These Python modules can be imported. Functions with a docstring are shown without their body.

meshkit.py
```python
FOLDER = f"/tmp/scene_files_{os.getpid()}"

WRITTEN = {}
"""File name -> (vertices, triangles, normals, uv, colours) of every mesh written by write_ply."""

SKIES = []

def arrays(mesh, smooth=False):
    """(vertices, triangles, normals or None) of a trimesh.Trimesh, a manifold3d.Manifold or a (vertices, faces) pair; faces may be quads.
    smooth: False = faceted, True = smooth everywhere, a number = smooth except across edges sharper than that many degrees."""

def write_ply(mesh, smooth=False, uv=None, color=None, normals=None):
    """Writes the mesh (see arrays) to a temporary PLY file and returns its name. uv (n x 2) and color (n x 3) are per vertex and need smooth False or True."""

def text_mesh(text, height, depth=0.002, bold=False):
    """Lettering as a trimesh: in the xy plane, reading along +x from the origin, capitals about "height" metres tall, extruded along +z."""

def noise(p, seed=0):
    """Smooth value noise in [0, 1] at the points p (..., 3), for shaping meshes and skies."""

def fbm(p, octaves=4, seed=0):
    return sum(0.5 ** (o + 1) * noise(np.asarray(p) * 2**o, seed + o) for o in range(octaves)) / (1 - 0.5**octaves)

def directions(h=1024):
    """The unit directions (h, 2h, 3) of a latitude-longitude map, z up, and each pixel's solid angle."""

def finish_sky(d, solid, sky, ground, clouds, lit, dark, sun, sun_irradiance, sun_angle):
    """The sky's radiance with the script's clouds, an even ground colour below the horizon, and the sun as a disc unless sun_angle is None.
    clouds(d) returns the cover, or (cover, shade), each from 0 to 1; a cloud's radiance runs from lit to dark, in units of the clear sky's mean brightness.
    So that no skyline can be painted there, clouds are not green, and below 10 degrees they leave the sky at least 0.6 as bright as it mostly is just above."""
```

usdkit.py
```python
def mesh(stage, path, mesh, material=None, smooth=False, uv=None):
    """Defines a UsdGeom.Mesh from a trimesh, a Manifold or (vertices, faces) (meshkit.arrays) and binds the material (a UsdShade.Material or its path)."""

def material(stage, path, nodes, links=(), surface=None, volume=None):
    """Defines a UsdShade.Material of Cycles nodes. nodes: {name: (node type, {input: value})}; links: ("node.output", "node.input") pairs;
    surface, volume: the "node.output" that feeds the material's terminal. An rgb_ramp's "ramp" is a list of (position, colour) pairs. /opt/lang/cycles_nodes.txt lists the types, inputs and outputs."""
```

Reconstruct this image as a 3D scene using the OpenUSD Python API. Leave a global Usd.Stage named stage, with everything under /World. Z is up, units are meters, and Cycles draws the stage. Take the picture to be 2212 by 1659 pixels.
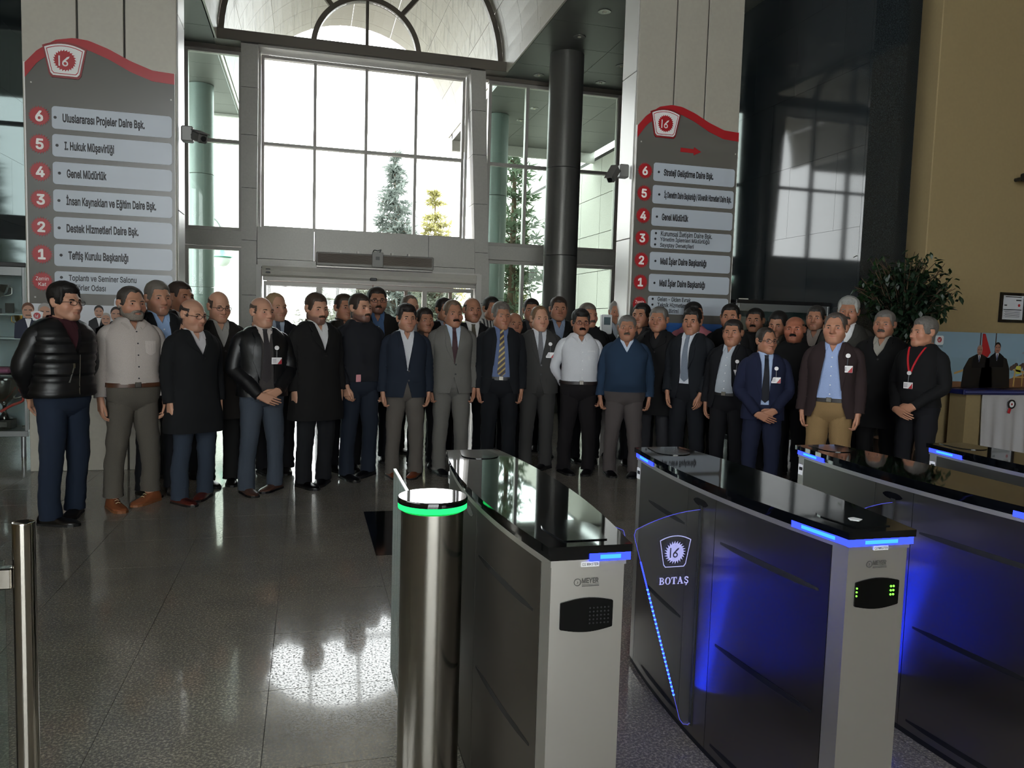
import math, random
import numpy as np, trimesh, shapely
from shapely.geometry import Polygon, Point, LineString, box as sbox
from shapely import affinity
from shapely.ops import unary_union
import manifold3d as m3
from manifold3d import Manifold, Mesh as MMesh
import meshkit, usdkit
from pxr import Usd, UsdGeom, UsdLux, UsdShade, Gf, Sdf, Vt

random.seed(7); RNG = np.random.default_rng(7)
stage = Usd.Stage.CreateInMemory()
UsdGeom.SetStageUpAxis(stage, 'Z'); UsdGeom.SetStageMetersPerUnit(stage, 1.0)
UsdGeom.Xform.Define(stage, '/World'); UsdGeom.Scope.Define(stage, '/World/Looks')

# ---- camera, sky, exposure ---------------------------------------------------------------
YAW, PITCH, ROLL, FPX, CAM_H = math.radians(15.01), math.radians(4.56), math.radians(1.70), 1654.5, 1.55
_f = np.array([math.sin(YAW) * math.cos(PITCH), math.cos(YAW) * math.cos(PITCH), -math.sin(PITCH)])
_r = np.array([math.cos(YAW), -math.sin(YAW), 0]); _u = np.cross(_r, _f)
_r, _u = math.cos(ROLL) * _r + math.sin(ROLL) * _u, -math.sin(ROLL) * _r + math.cos(ROLL) * _u
cam = UsdGeom.Camera.Define(stage, '/World/camera')
cam.CreateHorizontalApertureAttr(36.0); cam.CreateVerticalApertureAttr(27.0)
cam.CreateFocalLengthAttr(36.0 * FPX / 2212); cam.CreateClippingRangeAttr((0.05, 1000.0))
cam.AddTransformOp().Set(Gf.Matrix4d(*_r, 0, *_u, 0, *(-_f), 0, 0, 0, CAM_H, 1))
cam.CreateExposureAttr(1.55)
sky = UsdLux.DomeLight.Define(stage, '/World/sky')      # bright overcast sky
sky.CreateIntensityAttr(1.0); sky.CreateColorAttr(Gf.Vec3f(0.97, 0.99, 1.0))

# ---- naming and prims --------------------------------------------------------------------
_used = {}
def path_for(name, parent='/World'):
    k = (parent, name); n = _used.get(k, 0); _used[k] = n + 1
    return f'{parent}/{name}' + (f'_{n:03d}' if n else '')
def tag(path, label=None, cat=None, group=None, kind=None):
    p = stage.GetPrimAtPath(path)
    for k, v in (('label', label), ('category', cat), ('group', group), ('kind', kind)):
        if v: p.SetCustomDataByKey(k, v)
    return path
def thing(name, label, cat, loc=(0, 0, 0), rotz=0.0, group=None, kind=None):
    p = path_for(name); x = UsdGeom.Xform.Define(stage, p)
    x.AddTranslateOp().Set(Gf.Vec3d(*map(float, loc)))
    if rotz: x.AddRotateZOp().Set(float(rotz))
    return tag(p, label, cat, group, kind)
def part(parent, name, mesh, mat, smooth=False, label=None, tint=None):
    p = path_for(name, parent)
    m = usdkit.mesh(stage, p, mesh, mat, smooth)
    if tint is not None:
        UsdGeom.PrimvarsAPI(m).CreatePrimvar('tint', Sdf.ValueTypeNames.Color3fArray, 'vertex').Set(Vt.Vec3fArray.FromNumpy(np.asarray(tint, np.float32)))
    if label: tag(p, label)
    return p
def single(name, mesh, mat, label, cat, smooth=False, group=None, kind=None):
    p = part('/World', name, mesh, mat, smooth); return tag(p, label, cat, group, kind)
def structure(name, mesh, mat, smooth=False):
    p = part('/World', name, mesh, mat, smooth); return tag(p, kind='structure')
def structure_group(name):
    p = path_for(name); UsdGeom.Xform.Define(stage, p); return tag(p, kind='structure')
def copy_of(src, name, label, loc, rotz=0.0, group=None):
    d = stage.GetPrimAtPath(src).GetCustomData(); p = path_for(name); x = UsdGeom.Xform.Define(stage, p)
    x.AddTranslateOp().Set(Gf.Vec3d(*map(float, loc)))
    if rotz: x.AddRotateZOp().Set(float(rotz))
    x.GetPrim().GetReferences().AddInternalReference(src); x.GetPrim().SetInstanceable(True)
    return tag(p, label, d.get('category'), group or d.get('group'))

# ---- materials ---------------------------------------------------------------------------
_mats = {}
def lin(c):
    if isinstance(c, str):
        c = [int(c[i:i + 2], 16) / 255 for i in (1, 3, 5)]
        c = [x / 12.92 if x <= .04045 else ((x + .055) / 1.055) ** 2.4 for x in c]
    return tuple(float(x) for x in c)
def mat(name, nodes, links=(), surface='p.BSDF', volume=None):
    if name not in _mats: _mats[name] = usdkit.material(stage, f'/World/Looks/{name}', nodes, links, surface, volume)
    return _mats[name]
def plain(name, color, rough=.5, metal=0., spec=.5, **kw):
    return mat(name, {'p': ('principled_bsdf', {'base_color': lin(color), 'roughness': rough, 'metallic': metal, 'specular_ior_level': spec, **kw})})
def speckled(name, color, rough, amount=.25, scale=30., bump=0., bscale=200., metal=0., spec=.5, stretch=(1, 1, 1), dist=.002, **kw):
    c = np.array(lin(color)); lo, hi = tuple(np.clip(c * (1 - amount), 0, 1)), tuple(np.clip(c * (1 + amount), 0, 1))
    nodes = {'t': ('texture_coordinate', {}), 'm': ('mapping', {'scale': stretch}),
             'n': ('noise_texture', {'scale': scale, 'detail': 3.}), 'r': ('rgb_ramp', {'ramp': [(.3, lo), (.7, hi)]}),
             'p': ('principled_bsdf', {'roughness': rough, 'metallic': metal, 'specular_ior_level': spec, **kw})}
    links = [('t.object', 'm.vector'), ('m.vector', 'n.vector'), ('n.fac', 'r.fac'), ('r.color', 'p.base_color')]
    if bump:
        nodes['bn'] = ('noise_texture', {'scale': bscale, 'detail': 3.}); nodes['b'] = ('bump', {'strength': bump, 'distance': dist})
        links += [('m.vector', 'bn.vector'), ('bn.fac', 'b.height'), ('b.normal', 'p.normal')]
    return mat(name, nodes, links)
_fab = [0]
def fabric(color, rough=.9, bump=.35, amount=.08, key=None, spec=.25, bscale=320.):
    k = ('fab', str(color), rough, bump, spec, bscale)
    if k not in _mats:
        _fab[0] += 1; _mats[k] = speckled(f'fabric_{_fab[0]}', color, rough, amount, 240., bump, bscale, spec=spec, dist=.0015)
    return _mats[k]
def emit(name, color, strength):
    return mat(name, {'e': ('emission', {'color': lin(color), 'strength': strength})}, (), 'e.emission')
def pane(name, tint=(1, 1, 1), ior=1.5, rough=0.0):
    return mat(name, {'t': ('transparent_bsdf', {'color': tint}), 'g': ('glossy_bsdf', {'color': (1, 1, 1), 'roughness': rough}), 'f': ('fresnel', {'IOR': ior}), 'm': ('mix_closure', {})},
               [('f.fac', 'm.fac'), ('t.BSDF', 'm.closure1'), ('g.BSDF', 'm.closure2')], 'm.closure')

# ---- shapes ------------------------------------------------------------------------------
def cat(*ms):
    vs, fs, n = [], [], 0
    for m in ms:
        if hasattr(m, 'to_mesh'): v, f, _ = meshkit.arrays(m)
        elif isinstance(m, tuple): v, f = m; f = np.asarray(f); f = np.vstack([f[:, [0, 1, 2]], f[:, [0, 2, 3]]]) if f.shape[1] == 4 else f
        else: v, f = np.asarray(m.vertices), np.asarray(m.faces)
        vs.append(np.asarray(v, float)); fs.append(np.asarray(f) + n); n += len(v)
    return trimesh.Trimesh(np.vstack(vs), np.vstack(fs), process=False)
def hull(pts): return Manifold.hull_points(np.asarray(pts, float))
def box(x0, x1, y0, y1, z0, z1, b=0.0):
    if b <= 0: return trimesh.creation.box(bounds=[[min(x0, x1), min(y0, y1), min(z0, z1)], [max(x0, x1), max(y0, y1), max(z0, z1)]])
    x0, x1 = sorted((x0, x1)); y0, y1 = sorted((y0, y1)); z0, z1 = sorted((z0, z1)); pts = []
    for x, sx in ((x0, 1), (x1, -1)):
        for y, sy in ((y0, 1), (y1, -1)):
            for z, sz in ((z0, 1), (z1, -1)):
                pts += [(x + sx * b, y + sy * b, z), (x + sx * b, y, z + sz * b), (x, y + sy * b, z + sz * b)]
    v, f, _ = meshkit.arrays(hull(pts)); return trimesh.Trimesh(v, f, process=False)
def moved(m, loc=(0, 0, 0), rot=None, scale=None):
    m = cat(m)
    if scale is not None: m.vertices *= np.asarray(scale)
    if rot is not None: m.vertices = m.vertices @ np.asarray(rot).T
    m.vertices = m.vertices + np.asarray(loc); return m
def rx(a): c, s = math.cos(a), math.sin(a); return np.array([[1, 0, 0], [0, c, -s], [0, s, c]])
def ry(a): c, s = math.cos(a), math.sin(a); return np.array([[c, 0, s], [0, 1, 0], [-s, 0, c]])
def rz(a): c, s = math.cos(a), math.sin(a); return np.array([[c, -s, 0], [s, c, 0], [0, 0, 1]])
UP = np.array([[1, 0, 0], [0, 0, -1.], [0, 1, 0]])      # xy drawing -> xz wall facing -Y
def slab(poly, y0, y1):
    """A drawing in x,z as a slab between y0 (front) and y1."""
    polys = [g for g in getattr(poly, 'geoms', [poly]) if not g.is_empty and g.area > 1e-9]
    out = []
    for g in polys:
        m = trimesh.creation.extrude_polygon(g, abs(y1 - y0), engine='earcut'); v = m.vertices
        m = trimesh.Trimesh(np.c_[v[:, 0], max(y0, y1) - v[:, 2], v[:, 1]], m.faces, process=False); out.append(m)
    return cat(*out)
def plate(poly, z0, z1):
    return cat(*[moved(trimesh.creation.extrude_polygon(g, z1 - z0, engine='earcut'), (0, 0, z0)) for g in getattr(poly, 'geoms', [poly])])
def slab_x(poly, x0, x1):
    """A drawing in y,z as a slab between x0 and x1."""
    out = []
    for g in getattr(poly, 'geoms', [poly]):
        m = trimesh.creation.extrude_polygon(g, abs(x1 - x0), engine='earcut'); v = m.vertices
        out.append(trimesh.Trimesh(np.c_[min(x0, x1) + v[:, 2], v[:, 0], v[:, 1]], m.faces, process=False))
    return cat(*out)
def cyl(p0, p1, r, n=24, r1=None):
    p0, p1 = np.asarray(p0, float), np.asarray(p1, float); return tube([p0, p1], [r, r if r1 is None else r1], n)
def frames(p):
    t = np.gradient(p, axis=0); t /= np.linalg.norm(t, axis=1, keepdims=True) + 1e-12
    ref = np.array([0, 1., 0]) if abs(t[:, 1]).max() < .9 else np.array([1., 0, 0])
    a = np.cross(t, ref); a /= np.linalg.norm(a, axis=1, keepdims=True) + 1e-12
    return a, np.cross(t, a)
def loft(rings):
    """Closed solid through rings (n, m, 3), capped at both ends."""
    rings = np.asarray(rings, float); n, m = rings.shape[:2]; i = np.arange(m); j = (i + 1) % m; f = []
    for k in range(n - 1): f.append(np.stack([k * m + i, k * m + j, (k + 1) * m + j, (k + 1) * m + i], 1))
    f = np.vstack(f); f = np.vstack([f[:, [0, 1, 2]], f[:, [0, 2, 3]]])
    c0, c1 = n * m, n * m + 1
    f = np.vstack([f, np.stack([np.full(m, c0), j, i], 1), np.stack([np.full(m, c1), (n - 1) * m + i, (n - 1) * m + j], 1)])
    v = np.vstack([rings.reshape(-1, 3), rings[0].mean(0), rings[-1].mean(0)])
    t = trimesh.Trimesh(v, f, process=False)
    if t.volume < 0: t = trimesh.Trimesh(v, f[:, ::-1], process=False)
    return t
def tube(p, r, n=10):
    p = np.asarray(p, float); r = np.broadcast_to(r, (len(p),)); a, b = frames(p); t = np.arange(n) * 2 * math.pi / n
    return loft(p[:, None] + r[:, None, None] * (np.cos(t)[None, :, None] * a[:, None] + np.sin(t)[None, :, None] * b[:, None]))
def smooth_path(p, n):
    from scipy.interpolate import PchipInterpolator
    p = np.asarray(p, float); s = np.r_[0, np.cumsum(np.linalg.norm(np.diff(p[:, :3], axis=0), axis=1))]
    return PchipInterpolator(s, p, axis=0)(np.linspace(0, s[-1], n))
def lathe(prof, n=32):
    """Solid turned about z through (radius, z) pairs."""
    prof = np.asarray(prof, float); t = np.arange(n) * 2 * math.pi / n
    return loft(np.stack([np.stack([r * np.cos(t), r * np.sin(t), np.full(n, z)], 1) for r, z in prof]))
def mani(t):
    t = cat(t); m = Manifold(MMesh(np.ascontiguousarray(t.vertices, np.float32), np.ascontiguousarray(t.faces, np.uint32)))
    return m
def tri(m): v, f, _ = meshkit.arrays(m); return trimesh.Trimesh(v, f, process=False)
def union(*ms):
    out = Manifold()
    for m in ms: out = out + (m if isinstance(m, Manifold) else mani(m))
    return out
def rrect(x0, y0, x1, y1, r): return sbox(x0 + r, y0 + r, x1 - r, y1 - r).buffer(r, quad_segs=6)
_text = {}
def text(s, width=None, height=.05, depth=.002, bold=True, center=None, left=None, y=0.):
    """Lettering on a wall facing -Y, fitted to a width, at x = left or center[0], baseline z."""
    k = (s, bold)
    if k not in _text: _text[k] = meshkit.text_mesh(s, 1.0, 1.0, bold)
    m = _text[k].copy(); b = m.bounds; w = b[1][0] - b[0][0]
    sx = height if width is None else width / w
    v = m.vertices * [sx, height, depth]; v[:, 0] -= b[0][0] * sx
    x, z = left if left is not None else (center[0] - w * sx / 2, center[1])
    return trimesh.Trimesh(np.c_[v[:, 0] + x, y - v[:, 2], v[:, 1] + z], m.faces, process=False)
def serif_word(x, z, h):
    """BOTAŞ in a bold serif hand: thick stems, thin strokes, slab feet; centred on x with its baseline at z."""
    def st(a, b): return sbox(a, 0, b, 1)
    def foot(a, b, y): return sbox(a, y, b, y + .07)
    P = []
    o = lambda cx, cy, rx_, ry_, tx, ty: affinity.scale(Point(cx, cy).buffer(1, quad_segs=10), rx_, ry_).difference(affinity.scale(Point(cx, cy).buffer(1, quad_segs=10), rx_ - tx, ry_ - ty))
    B = unary_union([st(.08, .30), foot(0, .42, 0), foot(0, .42, .93), o(.36, .745, .30, .255, .16, .07).intersection(sbox(.30, 0, 2, 1)), o(.38, .265, .36, .265, .18, .07).intersection(sbox(.30, 0, 2, 1))])
    O = o(.42, .5, .42, .52, .20, .08)
    T = unary_union([sbox(.30, 0, .52, 1), sbox(0, .92, .82, 1), Polygon([(0, 1), (0, .68), (.05, .68), (.12, .92)]), Polygon([(.82, 1), (.82, .68), (.77, .68), (.70, .92)]), foot(.20, .62, 0)])
    A = unary_union([Polygon([(.08, 0), (.16, 0), (.46, .86), (.62, .86), (.46, 1.02), (.38, 1.02)]), Polygon([(.34, 1.02), (.46, 1.02), (.86, 0), (.62, 0), (.32, .86)]), sbox(.24, .30, .64, .38), foot(-.02, .28, 0), foot(.52, .94, 0)])
    S = LineString([(.60, .72), (.55, .88), (.34, .94), (.16, .86), (.13, .70), (.26, .57), (.48, .45), (.60, .30), (.56, .12), (.36, .05), (.16, .11), (.09, .30)]).buffer(.075, cap_style=2).union(LineString([(.36, .0), (.44, -.10), (.36, -.22), (.26, -.22)]).buffer(.04))
    for g, dx in ((B, 0), (O, .88), (T, 1.82), (A, 2.74), (S, 3.76)): P.append(affinity.translate(g, dx, 0))
    u = unary_union(P); return affinity.translate(affinity.scale(u, h, h, origin=(0, 0)), x - 2.2 * h, z)
def gear(cx, cy, r, teeth=22, depth=.16):
    pts = []
    for k in range(teeth):
        a = 2 * math.pi * k / teeth; b = 2 * math.pi / teeth
        pts += [(cx + r * (1 - depth) * math.cos(a), cy + r * (1 - depth) * math.sin(a)), (cx + r * math.cos(a + b * .12), cy + r * math.sin(a + b * .12)), (cx + r * (1 - depth * .7) * math.cos(a + b * .55), cy + r * (1 - depth * .7) * math.sin(a + b * .55))]
    return Polygon(pts).buffer(0)
def emblem_glyph(cx, cy, s):
    """The letter mark in the gear: an upright bar, a ring and a slanted leaf stroke."""
    bar = Polygon([(cx - .56 * s, cy - .5 * s), (cx - .40 * s, cy - .5 * s), (cx - .40 * s, cy + .6 * s), (cx - .56 * s, cy + .6 * s)])
    ring = Point(cx + .10 * s, cy - .2 * s).buffer(.30 * s).difference(Point(cx + .10 * s, cy - .2 * s).buffer(.15 * s))
    leaf = Polygon([(cx - .20 * s, cy - .2 * s), (cx - .16 * s, cy + .02 * s), (cx + .28 * s, cy + .50 * s), (cx + .56 * s, cy + .60 * s), (cx + .46 * s, cy + .36 * s), (cx + .16 * s, cy + .10 * s), (cx - .06 * s, cy - .12 * s)])
    return unary_union([bar, ring, leaf])
def shield(cx, cy, w, h):
    """Emblem outline: bowed top, sides tapering to a flat foot."""
    top = [(cx + w * t, cy + h * (.36 + .14 * (1 - (2 * t) ** 2))) for t in np.linspace(-.5, .5, 13)]
    return Polygon(top + [(cx + .36 * w, cy - .42 * h), (cx + .30 * w, cy - .5 * h), (cx - .30 * w, cy - .5 * h), (cx - .36 * w, cy - .42 * h)])
# ======================= the hall ==========================================================
granite = mat('granite_floor', {'g': ('texture_coordinate', {}), 'n1': ('noise_texture', {'scale': 95., 'detail': 4., 'roughness': .65}), 'n2': ('voronoi_texture', {'scale': 160.}), 'n3': ('noise_texture', {'scale': 3., 'detail': 2.}),
    'r1': ('rgb_ramp', {'ramp': [(.36, lin('#34322f')), (.47, lin('#6c675f')), (.56, lin('#8a847a')), (.68, lin('#a8a196'))]}), 'r2': ('rgb_ramp', {'ramp': [(.0, (.45, .45, .45)), (.35, (1, 1, 1))]}), 'r3': ('rgb_ramp', {'ramp': [(.3, (.86, .86, .86)), (.7, (1.08, 1.06, 1.02))]}),
    'm1': ('mix_color', {'blend_type': 'multiply', 'fac': 1.}), 'm2': ('mix_color', {'blend_type': 'multiply', 'fac': 1.}), 'rr': ('rgb_ramp', {'ramp': [(.38, (.34, .34, .34)), (.50, (.06, .06, .06)), (.7, (.04, .04, .04))]}),
    'p': ('principled_bsdf', {'specular_ior_level': .52})},
    [('g.object', 'n1.vector'), ('g.object', 'n2.vector'), ('g.object', 'n3.vector'), ('n1.fac', 'r1.fac'), ('n2.distance', 'r2.fac'), ('n3.fac', 'r3.fac'), ('r1.color', 'm1.a'), ('r2.color', 'm1.b'), ('m1.result', 'm2.a'), ('r3.color', 'm2.b'), ('m2.result', 'p.base_color'), ('n1.fac', 'rr.fac'), ('rr.color', 'p.roughness')])
black_tile = speckled('black_granite_tile', '#0e1012', .09, .5, bump=0)
joint_m = plain('floor_joint', '#3a3733', .8)
panel_m = speckled('facade_panel', '#b7b4ac', .42, .04, metal=.1)
ceil_m = speckled('ceiling_panel', '#63635d', .45, .04, metal=.2)
vault_m = speckled('vault_panel', '#c9c4b8', .45, .04)
dark_trim = plain('dark_frame', '#70695f', .45, .1)
alu = plain('aluminium_frame', '#aaa59d', .42, .2)
steel_door = plain('door_header_steel', '#dcd7cd', .32, .1)
wall_black = mat('polished_black_granite', {'t': ('texture_coordinate', {}), 'n': ('noise_texture', {'scale': 140., 'detail': 3.}), 'r': ('rgb_ramp', {'ramp': [(.4, lin('#1c2123')), (.62, lin('#2a3033')), (.75, lin('#454b4c'))]}), 'p': ('principled_bsdf', {'roughness': .05, 'specular_ior_level': .42})}, [('t.object', 'n.vector'), ('n.fac', 'r.fac'), ('r.color', 'p.base_color')])
beige = speckled('beige_plaster', '#8d7b58', .85, .03, bump=.15)
glass_clear = pane('window_glass', (.97, .985, .98)); glass_green = pane('green_glass', (.84, .92, .885))
col_m = speckled('column_bronze_paint', '#6a6964', .36, .03, metal=.4)
pale_stone = speckled('pale_stone', '#b3b0a6', .8, .06)

YF = 14.65; ZC = 6.2; XL, XR = -4.2, 6.2
# floor: granite tiles laid one by one near the camera, larger joined field beyond
fl = structure_group('floor'); T0 = .59
part(fl, 'bedding', box(-6, 13, -9, YF + .05, -.12, -.006), joint_m)
rng = np.random.default_rng(5); g = .0011
black = {(0, 8), (0, 9)}
far = []
for i in range(-8, 14):
    for j in range(-2, 25):
        x0, y0 = .445 + T0 * i, 4.98 + T0 * (j - 8)
        if x0 + T0 < XL - .3 or x0 > 8.5 or (x0 > 6.3 and y0 > 7.8): continue
        m = box(x0 + g, x0 + T0 - g, y0 + g, y0 + T0 - g, -.02, 0)
        if j <= 15 and -4 <= i <= 9:
            a, b = rng.normal(0, .0007, 2); m.vertices[:, 2] += np.where(m.vertices[:, 2] > -.01, (m.vertices[:, 0] - x0 - T0 / 2) * a + (m.vertices[:, 1] - y0 - T0 / 2) * b, 0)
            part(fl, 'tile', m, black_tile if (i, j) in black else granite)
        else: far.append(m)
fp = part(fl, 'tile_field', cat(*far, box(-6, 13, -9, 4.98 - 10 * T0 - .002, -.02, 0), box(8.5 + .2, 13, -1, 7.7, -.02, 0)), granite); tag(fp, kind='stuff')

# ceiling: flat panels either side of a barrel vault
ce = structure_group('ceiling')
def ceil_panels(parent, x0, x1, y0, y1, z, dx, dy, m, name='panel'):
    for xa in np.arange(x0, x1 - .05, dx):
        for ya in np.arange(y0, y1 - .05, dy):
            part(parent, name, box(xa + .004, min(xa + dx, x1) - .004, ya + .004, min(ya + dy, y1) - .004, z, z + .05), m)
RV = 2.55; XC = 1.0
ceil_panels(ce, XL, XC - RV - .02, 8.45, YF - .02, ZC, 1.36, 1.05, ceil_m)
ceil_panels(ce, XC + RV + .02, XR, 8.45, YF - .02, ZC, 1.34, 1.05, ceil_m)
part(ce, 'backing', cat(box(XL - .2, XC - RV - .02, 8.4, YF, ZC + .052, ZC + .2), box(XC + RV + .02, XR + .4, 8.4, YF, ZC + .052, ZC + .2), box(XL - .2, 12.2, -8.2, 8.4, 7.6, 7.8), box(XL - .2, 12.2, 8.3, 8.4, ZC + .06, 7.6)), plain('ceiling_dark', '#3b3a37', .8))
def vault(parent, y0, y1, zs, r, dy, na, m, th=.04):
    for ya in np.arange(y0, y1 - .05, dy):
        for k in range(na):
            a0, a1 = math.pi * k / na + .0018, math.pi * (k + 1) / na - .0018; t = np.linspace(a0, a1, 5); yb, ye = ya + .004, min(ya + dy, y1) - .004
            rings = []
            for a in t:
                c, s = math.cos(a), math.sin(a); rings.append([(XC + r * c, yb, zs + r * s), (XC + r * c, ye, zs + r * s), (XC + (r + th) * c, ye, zs + (r + th) * s), (XC + (r + th) * c, yb, zs + (r + th) * s)])
            part(parent, 'vault_panel', loft(rings), m)
ZS = 6.37
vault(ce, 8.45, YF - .05, ZS, RV, .96, 8, vault_m)
for q in (-1, 1): part(ce, 'vault_fascia', cat(*[box(XC + q * RV - (.03 if q > 0 else 0), XC + q * RV + (.03 if q < 0 else 0), ya + .004, min(ya + 1.2, 14.2) - .004, ZC - .02, ZS + .02) for ya in np.arange(8.45, 14.2, 1.2)]), vault_m)
t = np.linspace(0, math.pi, 33)
part(ce, 'vault_cover', loft([[(XC + (RV + .06) * math.cos(a), 8.4, ZS + (RV + .06) * math.sin(a)), (XC + (RV + .06) * math.cos(a), YF - .03, ZS + (RV + .06) * math.sin(a)), (XC + (RV + .15) * math.cos(a), YF - .03, ZS + (RV + .15) * math.sin(a)), (XC + (RV + .15) * math.cos(a), 8.4, ZS + (RV + .15) * math.sin(a))] for a in t]), plain('ceiling_dark', '#3b3a37', .8))
half = Polygon([(XC + (RV + .12) * math.cos(a), ZS + (RV + .12) * math.sin(a)) for a in np.linspace(0, math.pi, 33)] + [(XC - RV - .12, 7.55), (XC - RV - .12, ZC)][1:] + [(XC + RV + .12, ZC)])
part(ce, 'vault_end', slab(half.difference(sbox(-9, 0, 9, ZC)), 8.36, 8.44), plain('ceiling_dark', '#3b3a37', .8))

# walls
wall_honed = mat('honed_dark_granite', {'t': ('texture_coordinate', {}), 'n': ('noise_texture', {'scale': 140., 'detail': 3.}), 'r': ('rgb_ramp', {'ramp': [(.4, lin('#1c2123')), (.62, lin('#2a3033')), (.75, lin('#454b4c'))]}), 'd': ('diffuse_bsdf', {}), 'g': ('glossy_bsdf', {'color': (.9, .95, 1.), 'roughness': .06}), 'm': ('mix_closure', {'fac': .075})}, [('t.object', 'n.vector'), ('n.fac', 'r.fac'), ('r.color', 'd.color'), ('d.BSDF', 'm.closure1'), ('g.BSDF', 'm.closure2')], 'm.closure')
def stone_wall(name, x, y0, y1, z1, side, dy, dz, wall_black=wall_black):
    w = structure_group(name)
    part(w, 'core', box(x + side * .02, x + side * .3, y0, y1, 0, z1), joint_m)
    for k, ya in enumerate(np.arange(y0, y1 - .05, dy)):
        for za in np.arange(0, z1 - .05, dz):
            off = .0 if int(za / dz) % 2 == 0 else dy * .5
            a, b = ya + off, min(ya + off + dy, y1)
            if off and k == 0: part(w, 'stone_panel', box(x, x + side * .022, y0 + .0015, y0 + off - .0015, za + .0015, min(za + dz, z1) - .0015), wall_black)
            if b - a > .05: part(w, 'stone_panel', box(x, x + side * .022, a + .0015, b - .0015, za + .0015, min(za + dz, z1) - .0015), wall_black)
    return w
stone_wall('wall_right', XR, 7.70, YF, 7.5, 1, .95, .93)
stone_wall('wall_left', XL, 7.70, YF, 7.5, -1, .95, .93, wall_honed)
structure('wall_right_end', cat(box(XR + .001, XR + .46, 7.66, 7.699, 0, 7.6), box(XR + .3, 7.25, 8.05, 8.20, 0, 7.6)), wall_black)
structure('wall_beige', box(7.17, 12.2, 7.72, 8.3, 0, 7.6, .01), beige)
structure('baseboard_right', cat(box(7.155, 12.0, 7.695, 7.719, 0, .14), box(7.15, 7.169, 7.70, 8.04, 0, .14)), plain('baseboard_black', '#0d0d0e', .3))
structure('wall_side_right', box(12.0, 12.2, -8.2, 7.72, 0, 7.6), beige)
wl = structure_group('wall_side_left')
for a in (box(XL - .22, XL, -8.2, 7.69, 0, 2.2), box(XL - .22, XL, -8.2, 7.69, 6.6, 7.6), box(XL - .22, XL, 4.0, 7.69, 2.2, 6.6)): part(wl, 'wall_face', a, beige)
ws = structure_group('window_side_left')
part(ws, 'frame', cat(*[box(XL - .15, XL - .05, y - .04, y + .04, 2.2, 6.6) for y in np.arange(-8.0, 4.1, 2.0)], *[box(XL - .14, XL - .06, -8, 4, z - .04, z + .04) for z in (2.24, 4.4, 6.56)]), alu)
for y in np.arange(-8.0, 3.9, 2.0): part(ws, 'pane', box(XL - .105, XL - .099, y + .04, y + 1.96, 2.28, 6.52), glass_clear)
# back of the hall, behind the camera: a glazed front like the other one
bw = structure_group('wall_back')
part(bw, 'pier', box(2.2, 12.2, -8.2, -8.0, 0, 7.6), panel_m)
part(bw, 'spandrel', box(-4.2, 2.2, -8.2, -8.0, 7.2, 7.6), panel_m)
w = structure_group('window_back')
part(w, 'frame', cat(*[box(-4.2 + 1.6 * k - .04, -4.2 + 1.6 * k + .04, -8.14, -8.02, 0, 7.2) for k in range(5)], *[box(-4.2, 2.2, -8.13, -8.03, z - .04, z + .04) for z in (.06, 2.4, 4.8, 7.16)]), alu)
for k in range(4): part(w, 'pane', box(-4.16 + 1.6 * k, -2.64 + 1.6 * k, -8.085, -8.079, .1, 7.12), glass_clear)

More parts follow.
